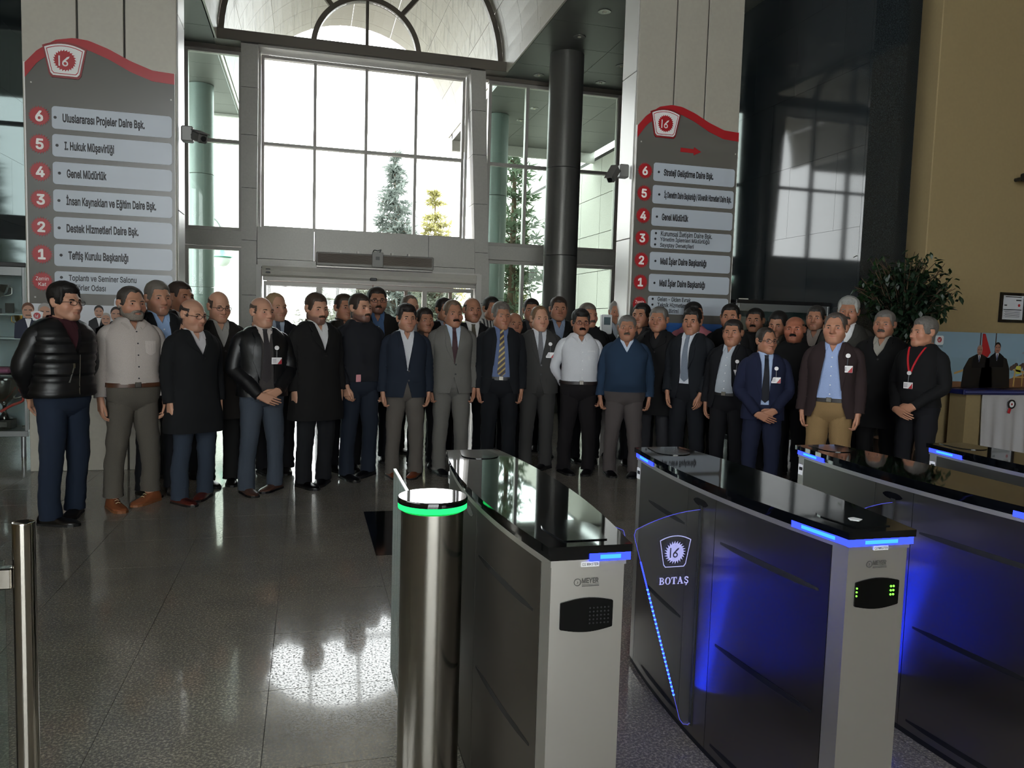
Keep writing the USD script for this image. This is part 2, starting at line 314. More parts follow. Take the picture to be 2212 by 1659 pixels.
# ---- entrance front ----------------------------------------------------------------------
fw = structure_group('wall_front')
YC = 14.25     # face of the frame round the middle bay
def lean(x0t, x1t, x0b, x1b, z0, z1, zt=6.2, zb=2.0):
    f = lambda a, b, z: b + (a - b) * (z - zb) / (zt - zb)
    m = hull([(f(x0t, x0b, z), y, z) for z in (z0, z1) for y in (YC, YF + .08)] + [(f(x1t, x1b, z), y, z) for z in (z0, z1) for y in (YC, YF + .08)]); return tri(m)
zj = [0, .95, 1.9, 2.85, 3.75, 4.65, 5.45, 6.18]
for za, zb in zip(zj[:-1], zj[1:]):
    part(fw, 'frame_panel', lean(-1.14, -.86, -1.13, -.88, za + .004, zb - .004), panel_m)
    part(fw, 'frame_panel', lean(2.86, 3.14, 3.06, 3.32, za + .004, zb - .004), panel_m)
YC += .012; part(fw, 'frame_core', lean(-1.13, -.87, -1.12, -.89, 0, 6.17), joint_m); part(fw, 'frame_core', lean(2.87, 3.13, 3.07, 3.31, 0, 6.17), joint_m); YC -= .012
for xa, xb in ((-.87, .10), (.10, 2.15), (2.15, 3.08)):
    for za, zb in ((2.55, 3.10),): part(fw, 'spandrel_panel', box(xa + .004, xb - .004, YC + .02, YF + .05, za, zb), panel_m)
for xa, xb in ((-.87, 3.1),): part(fw, 'spandrel_panel', box(xa + .004, xb - .004, YC + .05, YF + .05, 2.44, 2.545), panel_m)
tr1 = structure_group('trim_1')
part(tr1, 'beam', box(XC - RV - .03, XC + RV + .03, 14.2, YF + .1, 6.19, 6.37, .008), dark_trim)
part(tr1, 'soffit', box(-.86, 2.86, 14.26, YF + .02, 6.15, 6.188), panel_m)

def window(n, xs, zs, y, gm, fr=.05, dep=.12, fm=alu, zoff=None):
    w = structure_group(f'window_{n}')
    mem = [box(x - fr / 2, x + fr / 2, y - dep / 2, y + dep / 2, zs[0], zs[-1]) for x in xs]
    for z in zs: mem.append(box(xs[0] - fr / 2, xs[-1] + fr / 2, y - dep / 2 + .004, y + dep / 2 - .004, z - fr / 2, z + fr / 2))
    for m in mem: part(w, 'frame', m, fm)
    for a, b in zip(xs[:-1], xs[1:]):
        for c, d in zip(zs[:-1], zs[1:]): part(w, 'pane', box(a + fr / 2, b - fr / 2, y - .004, y + .004, c + fr / 2, d - fr / 2), gm)
    return w
w = window(1, [-.80, .095, 1.005, 1.915, 2.81], [3.13, 4.60, 6.10], YF, glass_clear)
part(w, 'inner_frame', cat(box(-.87, -.83, YF - .1, YF - .01, 3.1, 6.16), box(2.85, 2.89, YF - .1, YF - .01, 3.1, 6.16)), plain('white_frame', '#cfcbc4', .4))
window(2, [-4.15, -2.06, -1.17], [.05, 2.72], YF, glass_green, .06)
window(3, [-4.15, -2.06, -1.17], [3.06, 4.58, 6.10], YF, glass_green, .06)
window(4, [3.36, 4.06, 5.02, 5.96], [.05, .9, 2.72], YF, glass_green, .06)
window(5, [3.32, 4.06, 5.02, 5.96], [3.06, 4.58, 6.10], YF, glass_green, .06)
for xa, xb in ((-4.2, -1.15), (3.3, 6.19)): part(fw, 'transom_panel', box(xa, xb, YF - .12, YF + .08, 2.76, 3.02), panel_m)
part(fw, 'head_panel', cat(box(-4.2, -1.15, YF - .10, YF + .08, 6.125, 6.199), box(3.15, 6.19, YF - .10, YF + .08, 6.125, 6.199)), dark_trim)
part(fw, 'jamb', cat(box(5.99, 6.19, YF - .08, YF + .08, 0, 6.12)), dark_trim)
# the fanlight in the end of the vault
w = structure_group('window_6')
def arc_bar(r0, r1, y0, y1, a0=0, a1=math.pi, n=48):
    t = np.linspace(a0, a1, n); return slab(Polygon([(XC + r1 * math.cos(a), ZS + r1 * math.sin(a)) for a in t] + [(XC + r0 * math.cos(a), ZS + r0 * math.sin(a)) for a in t[::-1]]), y0, y1)
part(w, 'arch_rib', arc_bar(RV - .10, RV - .005, YF - .07, YF + .07), dark_trim)
part(w, 'inner_arch', arc_bar(.90, .99, YF - .07, YF + .07), dark_trim)
part(w, 'mullion', box(XC - .025, XC + .025, YF - .06, YF + .06, ZS, ZS + .92), dark_trim)
for a in (.28, .5, .72):
    c, s = math.cos(math.pi * a), math.sin(math.pi * a); n = np.array([-s, c]) * .04
    part(w, 'spoke', slab(Polygon([(XC + .96 * c + n[0], ZS + .96 * s + n[1]), (XC + (RV - .06) * c + n[0], ZS + (RV - .06) * s + n[1]), (XC + (RV - .06) * c - n[0], ZS + (RV - .06) * s - n[1]), (XC + .96 * c - n[0], ZS + .96 * s - n[1])]), YF - .05, YF + .05), dark_trim)
dirty = mat('streaked_glass', {'g': ('texture_coordinate', {}), 'mp': ('mapping', {'scale': (14., 14., 1.2)}), 'n': ('noise_texture', {'scale': 2.2, 'detail': 4.}), 'r': ('rgb_ramp', {'ramp': [(.55, (0, 0, 0)), (.75, (.35, .35, .35))]}), 't': ('transparent_bsdf', {'color': (.93, .95, .94)}), 'gl': ('glossy_bsdf', {'roughness': .0}), 'd': ('diffuse_bsdf', {'color': (.7, .7, .68)}), 'f': ('fresnel', {'IOR': 1.5}), 'm': ('mix_closure', {}), 'm2': ('mix_closure', {})},
    [('g.object', 'mp.vector'), ('mp.vector', 'n.vector'), ('n.fac', 'r.fac'), ('f.fac', 'm.fac'), ('t.BSDF', 'm.closure1'), ('gl.BSDF', 'm.closure2'), ('r.color', 'm2.fac'), ('m.closure', 'm2.closure1'), ('d.BSDF', 'm2.closure2')], 'm2.closure')
for a0, a1 in ((0, .28), (.28, .5), (.5, .72), (.72, 1.)): part(w, 'pane', arc_bar(.985, RV - .09, YF - .005, YF + .005, math.pi * a0 + .02, math.pi * a1 - .02, 20), dirty)
for a0, a1 in ((0, .5), (.5, 1)): part(w, 'pane', arc_bar(0.01, .90, YF - .005, YF + .005, math.pi * a0 + .025, math.pi * a1 - .025, 20), glass_clear)

# sliding entrance doors
d = structure_group('door_1')
part(d, 'casing', cat(box(-.88, -.80, YC - .02, YF, 0, 2.44), box(3.06, 3.16, YC - .02, YF, 0, 2.44), box(-.86, 3.12, YC - .03, YC + .02, 2.40, 2.45)), plain('white_frame', '#cfcbc4', .4))
part(d, 'header_cover', tri(hull([(x, y, z) for x in (-.78, 3.05) for y, z in ((YC - .10, 2.27), (YC - .12, 2.34), (YC - .07, 2.42), (YC + .2, 2.42), (YC + .2, 2.24), (YC - .04, 2.24))])), steel_door)
part(d, 'header_slot', box(-.79, 3.06, YC - .05, YC + .1, 2.385, 2.405), plain('slot_dark', '#1a1814', .6))
part(d, 'header_rail', box(-.77, 3.04, YC - .03, YC + .2, 2.175, 2.238), alu)
part(d, 'motion_sensor', box(1.08, 1.20, YC - .125, YC - .05, 2.235, 2.285, .008), plain('black_plastic', '#101010', .4))
part(d, 'exit_switch', box(-.72, -.64, YC - .115, YC - .06, 2.29, 2.37, .006), plain('black_plastic', '#101010', .4))
for k, (a, b, yy) in enumerate(((-.76, .19, .10), (.19, 1.13, .04), (1.16, 2.10, .04), (2.10, 3.03, .10))):
    lf = part(d, 'leaf', cat(box(a, a + .045, YC + yy - .02, YC + yy + .02, .02, 2.16), box(b - .045, b, YC + yy - .02, YC + yy + .02, .02, 2.16), box(a, b, YC + yy - .019, YC + yy + .019, 2.09, 2.16), box(a, b, YC + yy - .019, YC + yy + .019, .02, .10)), alu)
    part(lf, 'glass', box(a + .045, b - .045, YC + yy - .004, YC + yy + .004, .10, 2.09), glass_clear)
# second door line of the draught lobby
lob = structure_group('door_2')
YL = 17.2
part(lob, 'lobby_frame', cat(*[box(x - .035, x + .035, YL - .05, YL + .05, 0, 2.45) for x in (-.8, .2, .62, 1.4, 2.1, 2.5, 3.1)], box(-.85, 3.15, YL - .06, YL + .06, 2.18, 2.5), box(-.85, 3.15, YF + .12, YL, 2.5, 2.58)), plain('lobby_frame_rose', '#8b7b74', .45))
for a, b in ((-.765, .165), (1.435, 2.065), (2.535, 3.065)): part(lob, 'pane', box(a, b, YL - .004, YL + .004, .05, 2.18), glass_clear)

# round column in front of the glass
co = structure_group('column')
for za, zb in ((0, 1.05), (1.05, 2.75), (2.75, 4.25), (4.25, 6.2)): part(co, 'shell', lathe([(.295, za + .004), (.298, za + .008), (.298, zb - .008), (.295, zb - .004)], 48), col_m, 40)
for m in stage.GetPrimAtPath(co).GetChildren(): UsdGeom.Xformable(m).AddTranslateOp().Set(Gf.Vec3d(4.30, 13.0, 0))

# the two broad sign piers
pier_m = speckled('pier_cladding', '#a19c90', .42, .03, metal=.1)
def pier(x0, x1, inner):
    w = structure_group('pier'); y0, y1 = 8.15, 8.58
    part(w, 'core', box(x0 + .03, x1 - .03, y0 + .03, y1 - .02, 0, 6.2), joint_m)
    xs = np.linspace(x0, x1, 4); xs[1], xs[2] = (x0 + .465, x0 + .865) if inner > 0 else (x0 + .455, x0 + .845)
    for a, b in zip(xs[:-1], xs[1:]): part(w, 'front_panel', box(a + .008, b - .008, y0, y0 + .04, .0, 6.2, .004), pier_m)
    for xa, xb in ((x0, x0 + .04), (x1 - .04, x1)):
        for za, zb in ((0, 1.1), (1.1, 2.55), (2.55, 4.4), (4.4, 6.2)): part(w, 'side_panel', box(xa, xb, y0 + .042, y1, za + .003, zb - .003, .004), alu_white)
alu_white = plain('satin_aluminium', '#c5c5c2', .33, .35)
pier(-2.555, -1.228, 1); pier(3.528, 4.83, -1)

# ---- outside: porch, forecourt, wing -----------------------------------------------------
structure('forecourt', cat(box(-60, 60, YF + .1, 120, -.2, -.02)), speckled('forecourt_paving', '#8d8a84', .8, .05))
pc = structure_group('porch_ceiling')
ceil_panels(pc, -7., XC - RV - .02, YF + .1, 19.4, ZC, 1.8, .95, ceil_m)
ceil_panels(pc, XC + RV + .02, 7.4, YF + .1, 20.0, ZC, 1.3, 1.02, ceil_m)
part(pc, 'backing', cat(box(-7.2, XC - RV - .02, YF + .1, 19.5, ZC + .052, ZC + .45), box(XC + RV + .02, 7.5, YF + .1, 20.1, ZC + .052, ZC + .5), box(-7.2, XC - RV - .02, 19.4, 19.5, ZC - .05, ZC + .45), box(XC + RV + .02, 7.5, 20.0, 20.1, ZC - .25, ZC + .5)), panel_m)
vault(pc, YF + .12, 20.5, ZS, RV, .88, 8, speckled('porch_vault_panel', '#9b968a', .5, .04))
for x, y in ((-2.15, 17.2), (4.10, 17.2)):
    c = structure_group('porch_column')
    for za, zb in ((0, 2.1), (2.1, 4.4), (4.4, 6.2)):
        p = part(c, 'shell', lathe([(.245, za + .005), (.25, za + .012), (.25, zb - .012), (.245, zb - .005)], 40), speckled('column_pale_green', '#7c8782', .4, .03, metal=.2), 40)
        UsdGeom.Xformable(stage.GetPrimAtPath(p)).AddTranslateOp().Set(Gf.Vec3d(x, y, 0))
wg = structure_group('wing_wall')
part(wg, 'core', box(7.53, 8.2, YF + .1, 34, 0, 6.1), joint_m)
part(wg, 'return_wall', box(6.2, 7.53, YF + .12, YF + .3, 0, 6.19), panel_m)
for ya in np.arange(YF + .3, 33.5, 1.5):
    for za in np.arange(0, 6.0, 1.0): part(wg, 'stone_panel', box(7.5, 7.535, ya + .008, ya + 1.492, za + .008, za + .992), pale_stone)
# ======================= people ============================================================
def smin(a, b, k): h = np.maximum(k - np.abs(a - b), 0) / k; return np.minimum(a, b) - h * h * k * .25
def smax(a, b, k): return -smin(-a, -b, k)
def ell(p, c, r):
    q = (p - c) / r; k0 = np.linalg.norm(q, axis=1); k1 = np.linalg.norm(q / r, axis=1) + 1e-9; return k0 * (k0 - 1) / k1
def cap(p, a, b, ra, rb=None):
    a, b = np.asarray(a, float), np.asarray(b, float); rb = ra if rb is None else rb
    t = np.clip(((p - a) @ (b - a)) / ((b - a) @ (b - a)), 0, 1); return np.linalg.norm(p - a - t[:, None] * (b - a), axis=1) - (ra + (rb - ra) * t)

class Head:
    """Face towards -y, origin between the ears at eye height; the surface is traced along rays from inside, so it is one closed mesh."""
    def __init__(s, w=1., l=1., jaw=1., cheek=1., nose=1., chin2=0., brow=1., fine=True):
        s.w, s.l, s.jaw, s.cheek, s.nose, s.chin2, s.brow = w, l, jaw, cheek, nose, chin2, brow
        nu, nv = (84, 68) if fine else (60, 50)
        t = np.linspace(-1, 1, nu, endpoint=False); phi = math.pi * (.55 * t + .45 * t ** 3)
        d = np.linspace(0, 1, 400); dens = 1 + 1.6 * np.exp(-((d - .56) / .16) ** 2); c = np.cumsum(dens); c = (c - c[0]) / (c[-1] - c[0])
        th = math.pi * np.interp((np.arange(nv) + .6) / (nv + .2), c, d)
        P, T = np.meshgrid(phi, th)
        s.dir = np.stack([np.sin(T) * np.sin(P), -np.sin(T) * np.cos(P), np.cos(T)], -1).reshape(-1, 3)
        s.nu, s.nv = nu, nv; s.o = np.array([0, .008, -.005])
        r = np.full(len(s.dir), .30)
        for _ in range(26): r -= .8 * s.sdf(s.o + s.dir * r[:, None])
        s.r = np.clip(r, .03, .30); s.v = s.o + s.dir * s.r[:, None]
    def sdf(s, p):
        w, l, j = s.w, s.l, s.jaw; p = p / np.array([w, 1, l]); ax = np.abs(p[:, 0]); q = np.c_[ax, p[:, 1:]]
        d = ell(p, (0, .018, .034), np.array([.0755, .096, .086]))
        d = smin(d, ell(p, (0, -.030, -.040), np.array([.060 * (.6 + .4 * j), .066, .074])), .045)
        d = smin(d, cap(q, (.050 * j, -.005, -.062), (.014, -.066, -.094), .022, .019), .035)
        d = smin(d, cap(q, (.002, -.074, -.098), (.012, -.072, -.098), .017), .025)
        d = smin(d, ell(q, (.044, -.052, -.030), np.array([.025, .026, .026]) * (.75 + .3 * s.cheek)), .03)
        d = smin(d, cap(q, (.012, -.081, .020), (.046, -.066, .020), .010 * s.brow), .022)
        d = smax(d, -ell(q, (.033, -.101, .001), np.array([.018, .020, .011])), .014)
        d = smin(d, cap(q, (.024, -.0755, .0045), (.042, -.069, .003), .0095), .008)      # upper lid and ball
        n = s.nose
        d = smin(d, cap(p, (0, -.086, .008), (0, -.104 - .008 * n, -.032), .0075, .0115 * n), .016)
        d = smin(d, cap(p, (0, -.104 - .007 * n, -.036), (0, -.090, -.044), .0105 * n, .006), .010)
        d = smin(d, ell(q, (.0125 * n, -.094, -.040), np.array([.0085, .012, .0085]) * n), .008)
        d = smin(d, ell(p, (0, -.082, -.066), np.array([.026, .016, .017])), .015)
        d = smin(d, cap(q, (0, -.0965, -.0625), (.019, -.087, -.066), .0052, .0035), .006)
        d = smin(d, cap(q, (0, -.0945, -.0735), (.016, -.087, -.071), .0062, .004), .006)
        d = smax(d, -cap(q, (0, -.1035, -.0675), (.023, -.090, -.068), .0036, .0026), .004)
        e = smin(ell(q, (.079, .016, -.004), np.array([.009, .019, .031])), ell(q, (.085, .024, .006), np.array([.006, .016, .022])), .006)
        e = smax(e, -ell(q, (.090, .012, -.002), np.array([.007, .010, .018])), .006)
        d = smin(d, e, .008)
        d = smin(d, cap(p, (0, .030, -.06), (0, .046, -.235), .056, .060), .028)
        if s.chin2: d = smin(d, ell(p, (0, -.028, -.108), np.array([.052, .046, .022 + .022 * s.chin2])), .03)
        return d
    def front(s, x, z):
        p = np.array([[x, -.2, z]], float)
        for _ in range(40): p[0, 1] += .7 * s.sdf(p)[0]
        return p[0, 1]
    def faces(s):
        nu, nv = s.nu, s.nv; i = np.arange(nu); j = (i + 1) % nu
        f = np.vstack([np.stack([k * nu + i, (k + 1) * nu + i, (k + 1) * nu + j, k * nu + j], 1) for k in range(nv - 1)])
        return np.vstack([f[:, [0, 1, 2]], f[:, [0, 2, 3]]])
    def closed(s, v):
        nu, nv = s.nu, s.nv; i = np.arange(nu); j = (i + 1) % nu; n = nu * nv
        f = np.vstack([s.faces(), np.stack([np.full(nu, n), i, j], 1), np.stack([np.full(nu, n + 1), (nv - 1) * nu + j, (nv - 1) * nu + i], 1)])
        return trimesh.Trimesh(np.vstack([v, v[:nu].mean(0), v[-nu:].mean(0)]), f, process=False)
    def shell(s, m, thick, edge=.010, noise=.0, nscale=55., seed=0):
        """A layer on the head (hair, beard): m > 0 inside its outline, thickness thick, sinking under the skin at the outline."""
        k = np.clip(m / edge + .25, -1, 1); k = np.where(k > 0, k * (2 - k), k)
        t = np.where(k > 0, thick * k, k * .006) + np.where(k > .2, noise * (meshkit.fbm(s.v * nscale * [1, 1, .7], 2, seed) - .5) * 2, 0)
        v = s.o + s.dir * (s.r + t)[:, None]; f = s.faces(); keep = (t[f] > -.0035).any(1)
        used = np.unique(f[keep]); ix = np.zeros(len(v), int); ix[used] = np.arange(len(used))
        nrm = s.dir[used] * .004
        a = trimesh.Trimesh(v[used], ix[f[keep]], process=False)
        top = v[:s.nu].mean(0)
        if t[:s.nu].min() > 0:      # close the crown
            i = np.arange(s.nu); j = (i + 1) % s.nu
            a = trimesh.Trimesh(np.vstack([a.vertices, top]), np.vstack([a.faces, np.stack([np.full(s.nu, len(a.vertices)), ix[i], ix[j]], 1)]), process=False)
        return a

def hair_mask(v, style):
    x, y, z = v.T; ax = np.abs(x)
    hl = {'full': .066, 'short': .069, 'recede': .084, 'thin': .095, 'bald': .2, 'shaved': .2, 'combed': .070}[style]
    fz = hl - .10 * np.maximum(ax - .042, 0) + (0.42 * np.maximum(.035 - np.abs(ax - .04), 0) if style in ('recede', 'thin') else 0)
    top = np.where(y < .0, z - fz, z - .0)
    side = np.minimum(np.minimum(y + .040 + .22 * np.minimum(z, .03), z + .010), .3 - y)
    side = np.maximum(side, np.minimum(y - .024, z + .022))
    back = np.minimum(y - .030, z + .082)
    m = np.maximum(np.maximum(np.minimum(top, .05), side), back)
    m = np.minimum(m, np.where((ax > .074) & (y < .04) & (z < .03), -.01, 1))
    m = m + (meshkit.fbm(v * 70., 2, 5) - .5) * .011
    if style in ('bald', 'shaved'): m = np.minimum(m, np.minimum(.050 - z + .30 * np.maximum(y, 0), np.minimum(y + .030, 1)))
    return m

FINGERS = [(-.032, .083, .0085), (-.0105, .092, .009), (.0115, .085, .0088), (.031, .068, .0078)]
def hand_mesh(curl):
    """Hanging hand: wrist at the origin, fingers along -z, thumb towards -y, palm towards -x."""
    def sph(c, r): return Manifold.sphere(r, 10).translate(tuple(map(float, c)))
    H = lambda *m: Manifold.batch_hull(list(m))
    g = H(sph((0, -.016, .02), .020), sph((0, .014, .02), .019), sph((-.002, -.030, -.080), .0125), sph((0, .030, -.074), .0115), sph((-.008, -.026, -.035), .015), sph((-.006, .026, -.03), .014))
    for k, (y, L, r) in enumerate(FINGERS):
        p = np.array([0, y, -.083 + .006 * abs(k - 1)]); a = curl * (.30 + .03 * k); seg = (.46, .30, .24)
        for q in range(3):
            d = np.array([-math.sin(a), 0, -math.cos(a)]); n = p + d * L * seg[q]
            g = g + H(sph(p, r * (1.05 - .1 * q)), sph(n, r * (.97 - .12 * q))); p = n; a += curl * (.62 if q == 0 else .5)
    b = np.array([-.010, -.030, -.030]); d1 = np.array([-.18, -.42, -.88]); d2 = np.array([-.22, .10 + .1 * curl, -.95])
    p1 = b + d1 / np.linalg.norm(d1) * .040; p2 = p1 + d2 / np.linalg.norm(d2) * .032; p3 = p2 + d2 / np.linalg.norm(d2) * .02
    return g + H(sph(b, .013), sph(p1, .0105)) + H(sph(p1, .0105), sph(p2, .0098)) + H(sph(p2, .0095), sph(p3, .007))
HANDS = {c: hand_mesh(c) for c in (.35, .75, 1.25)}

ZT = np.array([.50, .70, .86, .95, 1.02, 1.10, 1.18, 1.27, 1.34, 1.390, 1.430, 1.465, 1.498, 1.525])
HWT = np.array([.184, .180, .172, .170, .162, .157, .160, .168, .174, .168, .148, .116, .082, .066])
DFT = np.array([.118, .116, .110, .110, .110, .114, .119, .124, .118, .104, .088, .074, .062, .056])
DBT = np.array([.140, .136, .130, .124, .108, .103, .106, .114, .118, .112, .100, .090, .078, .070])
CYT = np.array([0, 0, 0, 0, 0, 0, 0, 0, .004, .008, .012, .018, .026, .032])
class Torso:
    def __init__(s, g, b, infl=0., sw=1., flare=0.):
        low = np.clip((1.44 - ZT) / .10, 0, 1)
        s.hw = HWT * (1 + (g - 1) * low) * (1 + (sw - 1) * (1 - low)) + infl + flare * np.clip((1.0 - ZT) / .3, 0, 1); s.df = DFT * (1 + .8 * (g - 1) * low) + infl + b * np.exp(-((ZT - 1.07) / .13) ** 2) + flare * .5 * np.clip((1.0 - ZT) / .3, 0, 1)
        s.db = DBT * (1 + .6 * (g - 1) * low) + infl
        from scipy.interpolate import PchipInterpolator as I
        s.i = I(ZT, np.stack([s.hw, s.df, s.db, CYT], 1))
    def ring(s, z, n=56, puff=0.):
        hw, df, db, cy = s.i(z); t = np.arange(n) * 2 * math.pi / n; e = 2 / 2.35
        c, q = np.cos(t), np.sin(t); x = (hw + puff) * np.sign(c) * np.abs(c) ** e
        y = np.where(q < 0, df + puff, db + puff) * np.sign(q) * np.abs(q) ** e
        return np.stack([x, y + cy, np.full(n, z)], 1)
    def front(s, x, z):
        hw, df, db, cy = s.i(z); u = min(abs(x) / hw, .98); return cy - df * (1 - u ** 2.35) ** (1 / 2.35)
    def solid(s, z0, z1, n=26, puffs=0, pa=0., hem=.0):
        zs = np.linspace(z0, z1, n); out = [s.ring(z, puff=pa * abs(math.sin(math.pi * puffs * (z - z0) / (z1 - z0))) if puffs else 0) for z in zs]
        return loft([s.ring(z0, puff=-.008)] + out + [s.ring(z1 + .005, puff=-.008), s.ring(z1 + .009, puff=-.022), s.ring(z1 + .011, puff=-.04)])

ARMS = {   # shoulder, elbow, wrist for the arm on +x, and the direction the palm faces
    'down': ([.153, .014, 1.392], [.203, .030, 1.125], [.214, -.025, .872], (-1, .1, 0)),
    'front': ([.153, .014, 1.392], [.205, .018, 1.130], [.175, -.110, .892], (-1, .5, 0)),
    'clasp': ([.153, .014, 1.392], [.225, .010, 1.140], [.070, -.205, .985], (0, 1, .2)),
    'clasplow': ([.153, .014, 1.392], [.225, .005, 1.130], [.072, -.185, .915], (0, 1, .2)),
    'back': ([.153, .014, 1.392], [.232, .075, 1.140], [.130, .165, .935], (0, -1, 0)),
    'pocket': ([.153, .014, 1.392], [.240, .055, 1.140], [.185, -.085, .955], (-1, .3, 0)),
}
def wrinkle(m, amp, scale, seed):
    v, f, n = meshkit.arrays(m, True); d = meshkit.fbm(v * scale, 3, seed) - .5
    return trimesh.Trimesh(v + n * (2 * amp * d)[:, None], f, process=False)
def sleeve(sh, el, wr, r0, r1, r2, folds, seed, side, stop=.97):
    p = smooth_path([np.array(sh) + [-.06, 0, .028], sh, (np.array(sh) + el) / 2 + [.012, 0, 0], el, (np.array(el) + wr) / 2, np.array(el) + (np.array(wr) - el) * stop], 30)
    s = np.linspace(0, 1, 30); r = np.interp(s, [0, .08, .16, .5, .62, 1], [r0 * .62, r0 * .86, r0, r1 * 1.02, r1, r2])
    r = r * (1 + folds * (.05 * np.sin(s * 95 + seed) * np.exp(-((s - .58) / .13) ** 2) + .03 * np.sin(s * 70 + 2 * seed) * (s > .7)))
    m = tube(p, r, 22); m.vertices[:, 0] *= side
    return m if side > 0 else trimesh.Trimesh(m.vertices, m.faces[:, ::-1], process=False)
def place_hand(hand, wrist, along, palm, side):
    z = -np.asarray(along, float); z /= np.linalg.norm(z); xx = -np.asarray(palm, float); xx -= z * (xx @ z); xx /= np.linalg.norm(xx); yy = np.cross(z, xx)
    m = tri(hand); v = m.vertices @ np.stack([xx, yy, z]) + wrist; v[:, 0] *= side
    return trimesh.Trimesh(v, m.faces if side > 0 else m.faces[:, ::-1], process=False)
def leg(hipx, footx, footy, r, seed, loose=1., hem=.045):
    p = smooth_path([[hipx, .005, .95], [hipx, .0, .80], [(hipx + footx) / 2 + .004, -.012 + footy * .4, .50], [footx, .012 + footy, .25], [footx, .018 + footy, hem]], 34)
    s = np.linspace(0, 1, 34); R = np.interp(s, [0, .2, .5, .75, .93, 1], [.096, .094 * r, .074 * r, .067 * loose, .070 * loose, .072 * loose])
    R = R * (1 + .055 * np.sin(s * 105 + seed) * np.exp(-((s - .93) / .07) ** 2) + .025 * np.sin(s * 60 + seed) * np.exp(-((s - .52) / .09) ** 2))
    m = tube(p, R, 24); return m
def shoe_mesh(h=.062, toe=1., boot=False):
    st = [(.085, .020, .045), (.078, .032, .07), (.05, .036, .085 if not boot else .11), (.01, .036, .082 if not boot else .115), (-.04, .040, .064), (-.09, .046, .048), (-.135, .045, .04), (-.165, .034, .033), (-.185 * toe, .014, .022)]
    rings = []
    for y, w, hh in st:
        t = np.arange(20) * 2 * math.pi / 20; c, q = np.cos(t), np.sin(t); z = np.where(q > 0, .018 + (hh - .018) * np.abs(q) ** .8, .018 - .017 * np.abs(q) ** .35)
        rings.append(np.stack([w * np.sign(c) * np.abs(c) ** .8, np.full(20, y), z], 1))
    return loft(rings)
def sole_mesh():
    st = [(.089, .018), (.07, .036), (.02, .038), (-.04, .042), (-.09, .049), (-.14, .047), (-.172, .034), (-.190, .012)]
    pl = Polygon([(w, y) for y, w in st] + [(-w, y) for y, w in st[::-1]]).buffer(.002); return plate(pl, 0, .017)
SHOE = {'shoe': shoe_mesh(), 'boot': shoe_mesh(boot=True)}; SOLE = sole_mesh()

def strip(T, rows, off, thick):
    """A thin band lying on the front of torso T: rows of (z, x_left, x_right)."""
    out, n = [], 5
    for z, a, b in rows:
        xs = np.linspace(a, b, n); f = [(x, T.front(x, z) - off - thick, z) for x in xs]; g = [(x, T.front(x, z) - off + .004, z) for x in xs[::-1]]; out.append(f + g)
    return loft(out)
def collar(zc, cy, r, h=.042, point=.055, gap=.30, off=0., T=None):
    """Shirt collar: a stand round the neck that folds down to two points in front."""
    n = 40; t = np.linspace(-math.pi / 2 + gap, 1.5 * math.pi - gap, n); k = np.clip(np.abs(t - math.pi / 2) / (math.pi - gap), 0, 1)
    top = np.stack([(r + off) * np.cos(t), cy + (r + off) * 1.06 * np.sin(t), zc + h * (1 - .75 * k ** 2)], 1)
    out = np.stack([(r + off + .017 + .010 * k) * np.cos(t), cy + (r + off + .017 + .016 * k) * 1.06 * np.sin(t), zc + h * .1 - .012 - point * k ** 5 - .012 * k], 1)
    out[:, 0] *= 1 + .25 * k ** 6; top2 = top + [0, 0, -.006]; low = out + (top - out) * .12 + [0, .004, .0]
    if T is not None:
        for arr, o in ((out, .009), (low, .004)):
            for q in range(n):
                if arr[q, 1] < cy: arr[q, 1] = min(arr[q, 1], T.front(arr[q, 0], arr[q, 2]) - o)
    rings = np.stack([top, out, low, np.stack([(r + off - .004) * np.cos(t), cy + (r + off - .004) * 1.06 * np.sin(t), zc - .03 + 0 * t], 1)], 1)
    return loft(rings)
def button_at(T, x, z, off, r=.006): y = T.front(x, z) - off; return cyl((x, y - .003, z), (x, y + .004, z), r, 10)

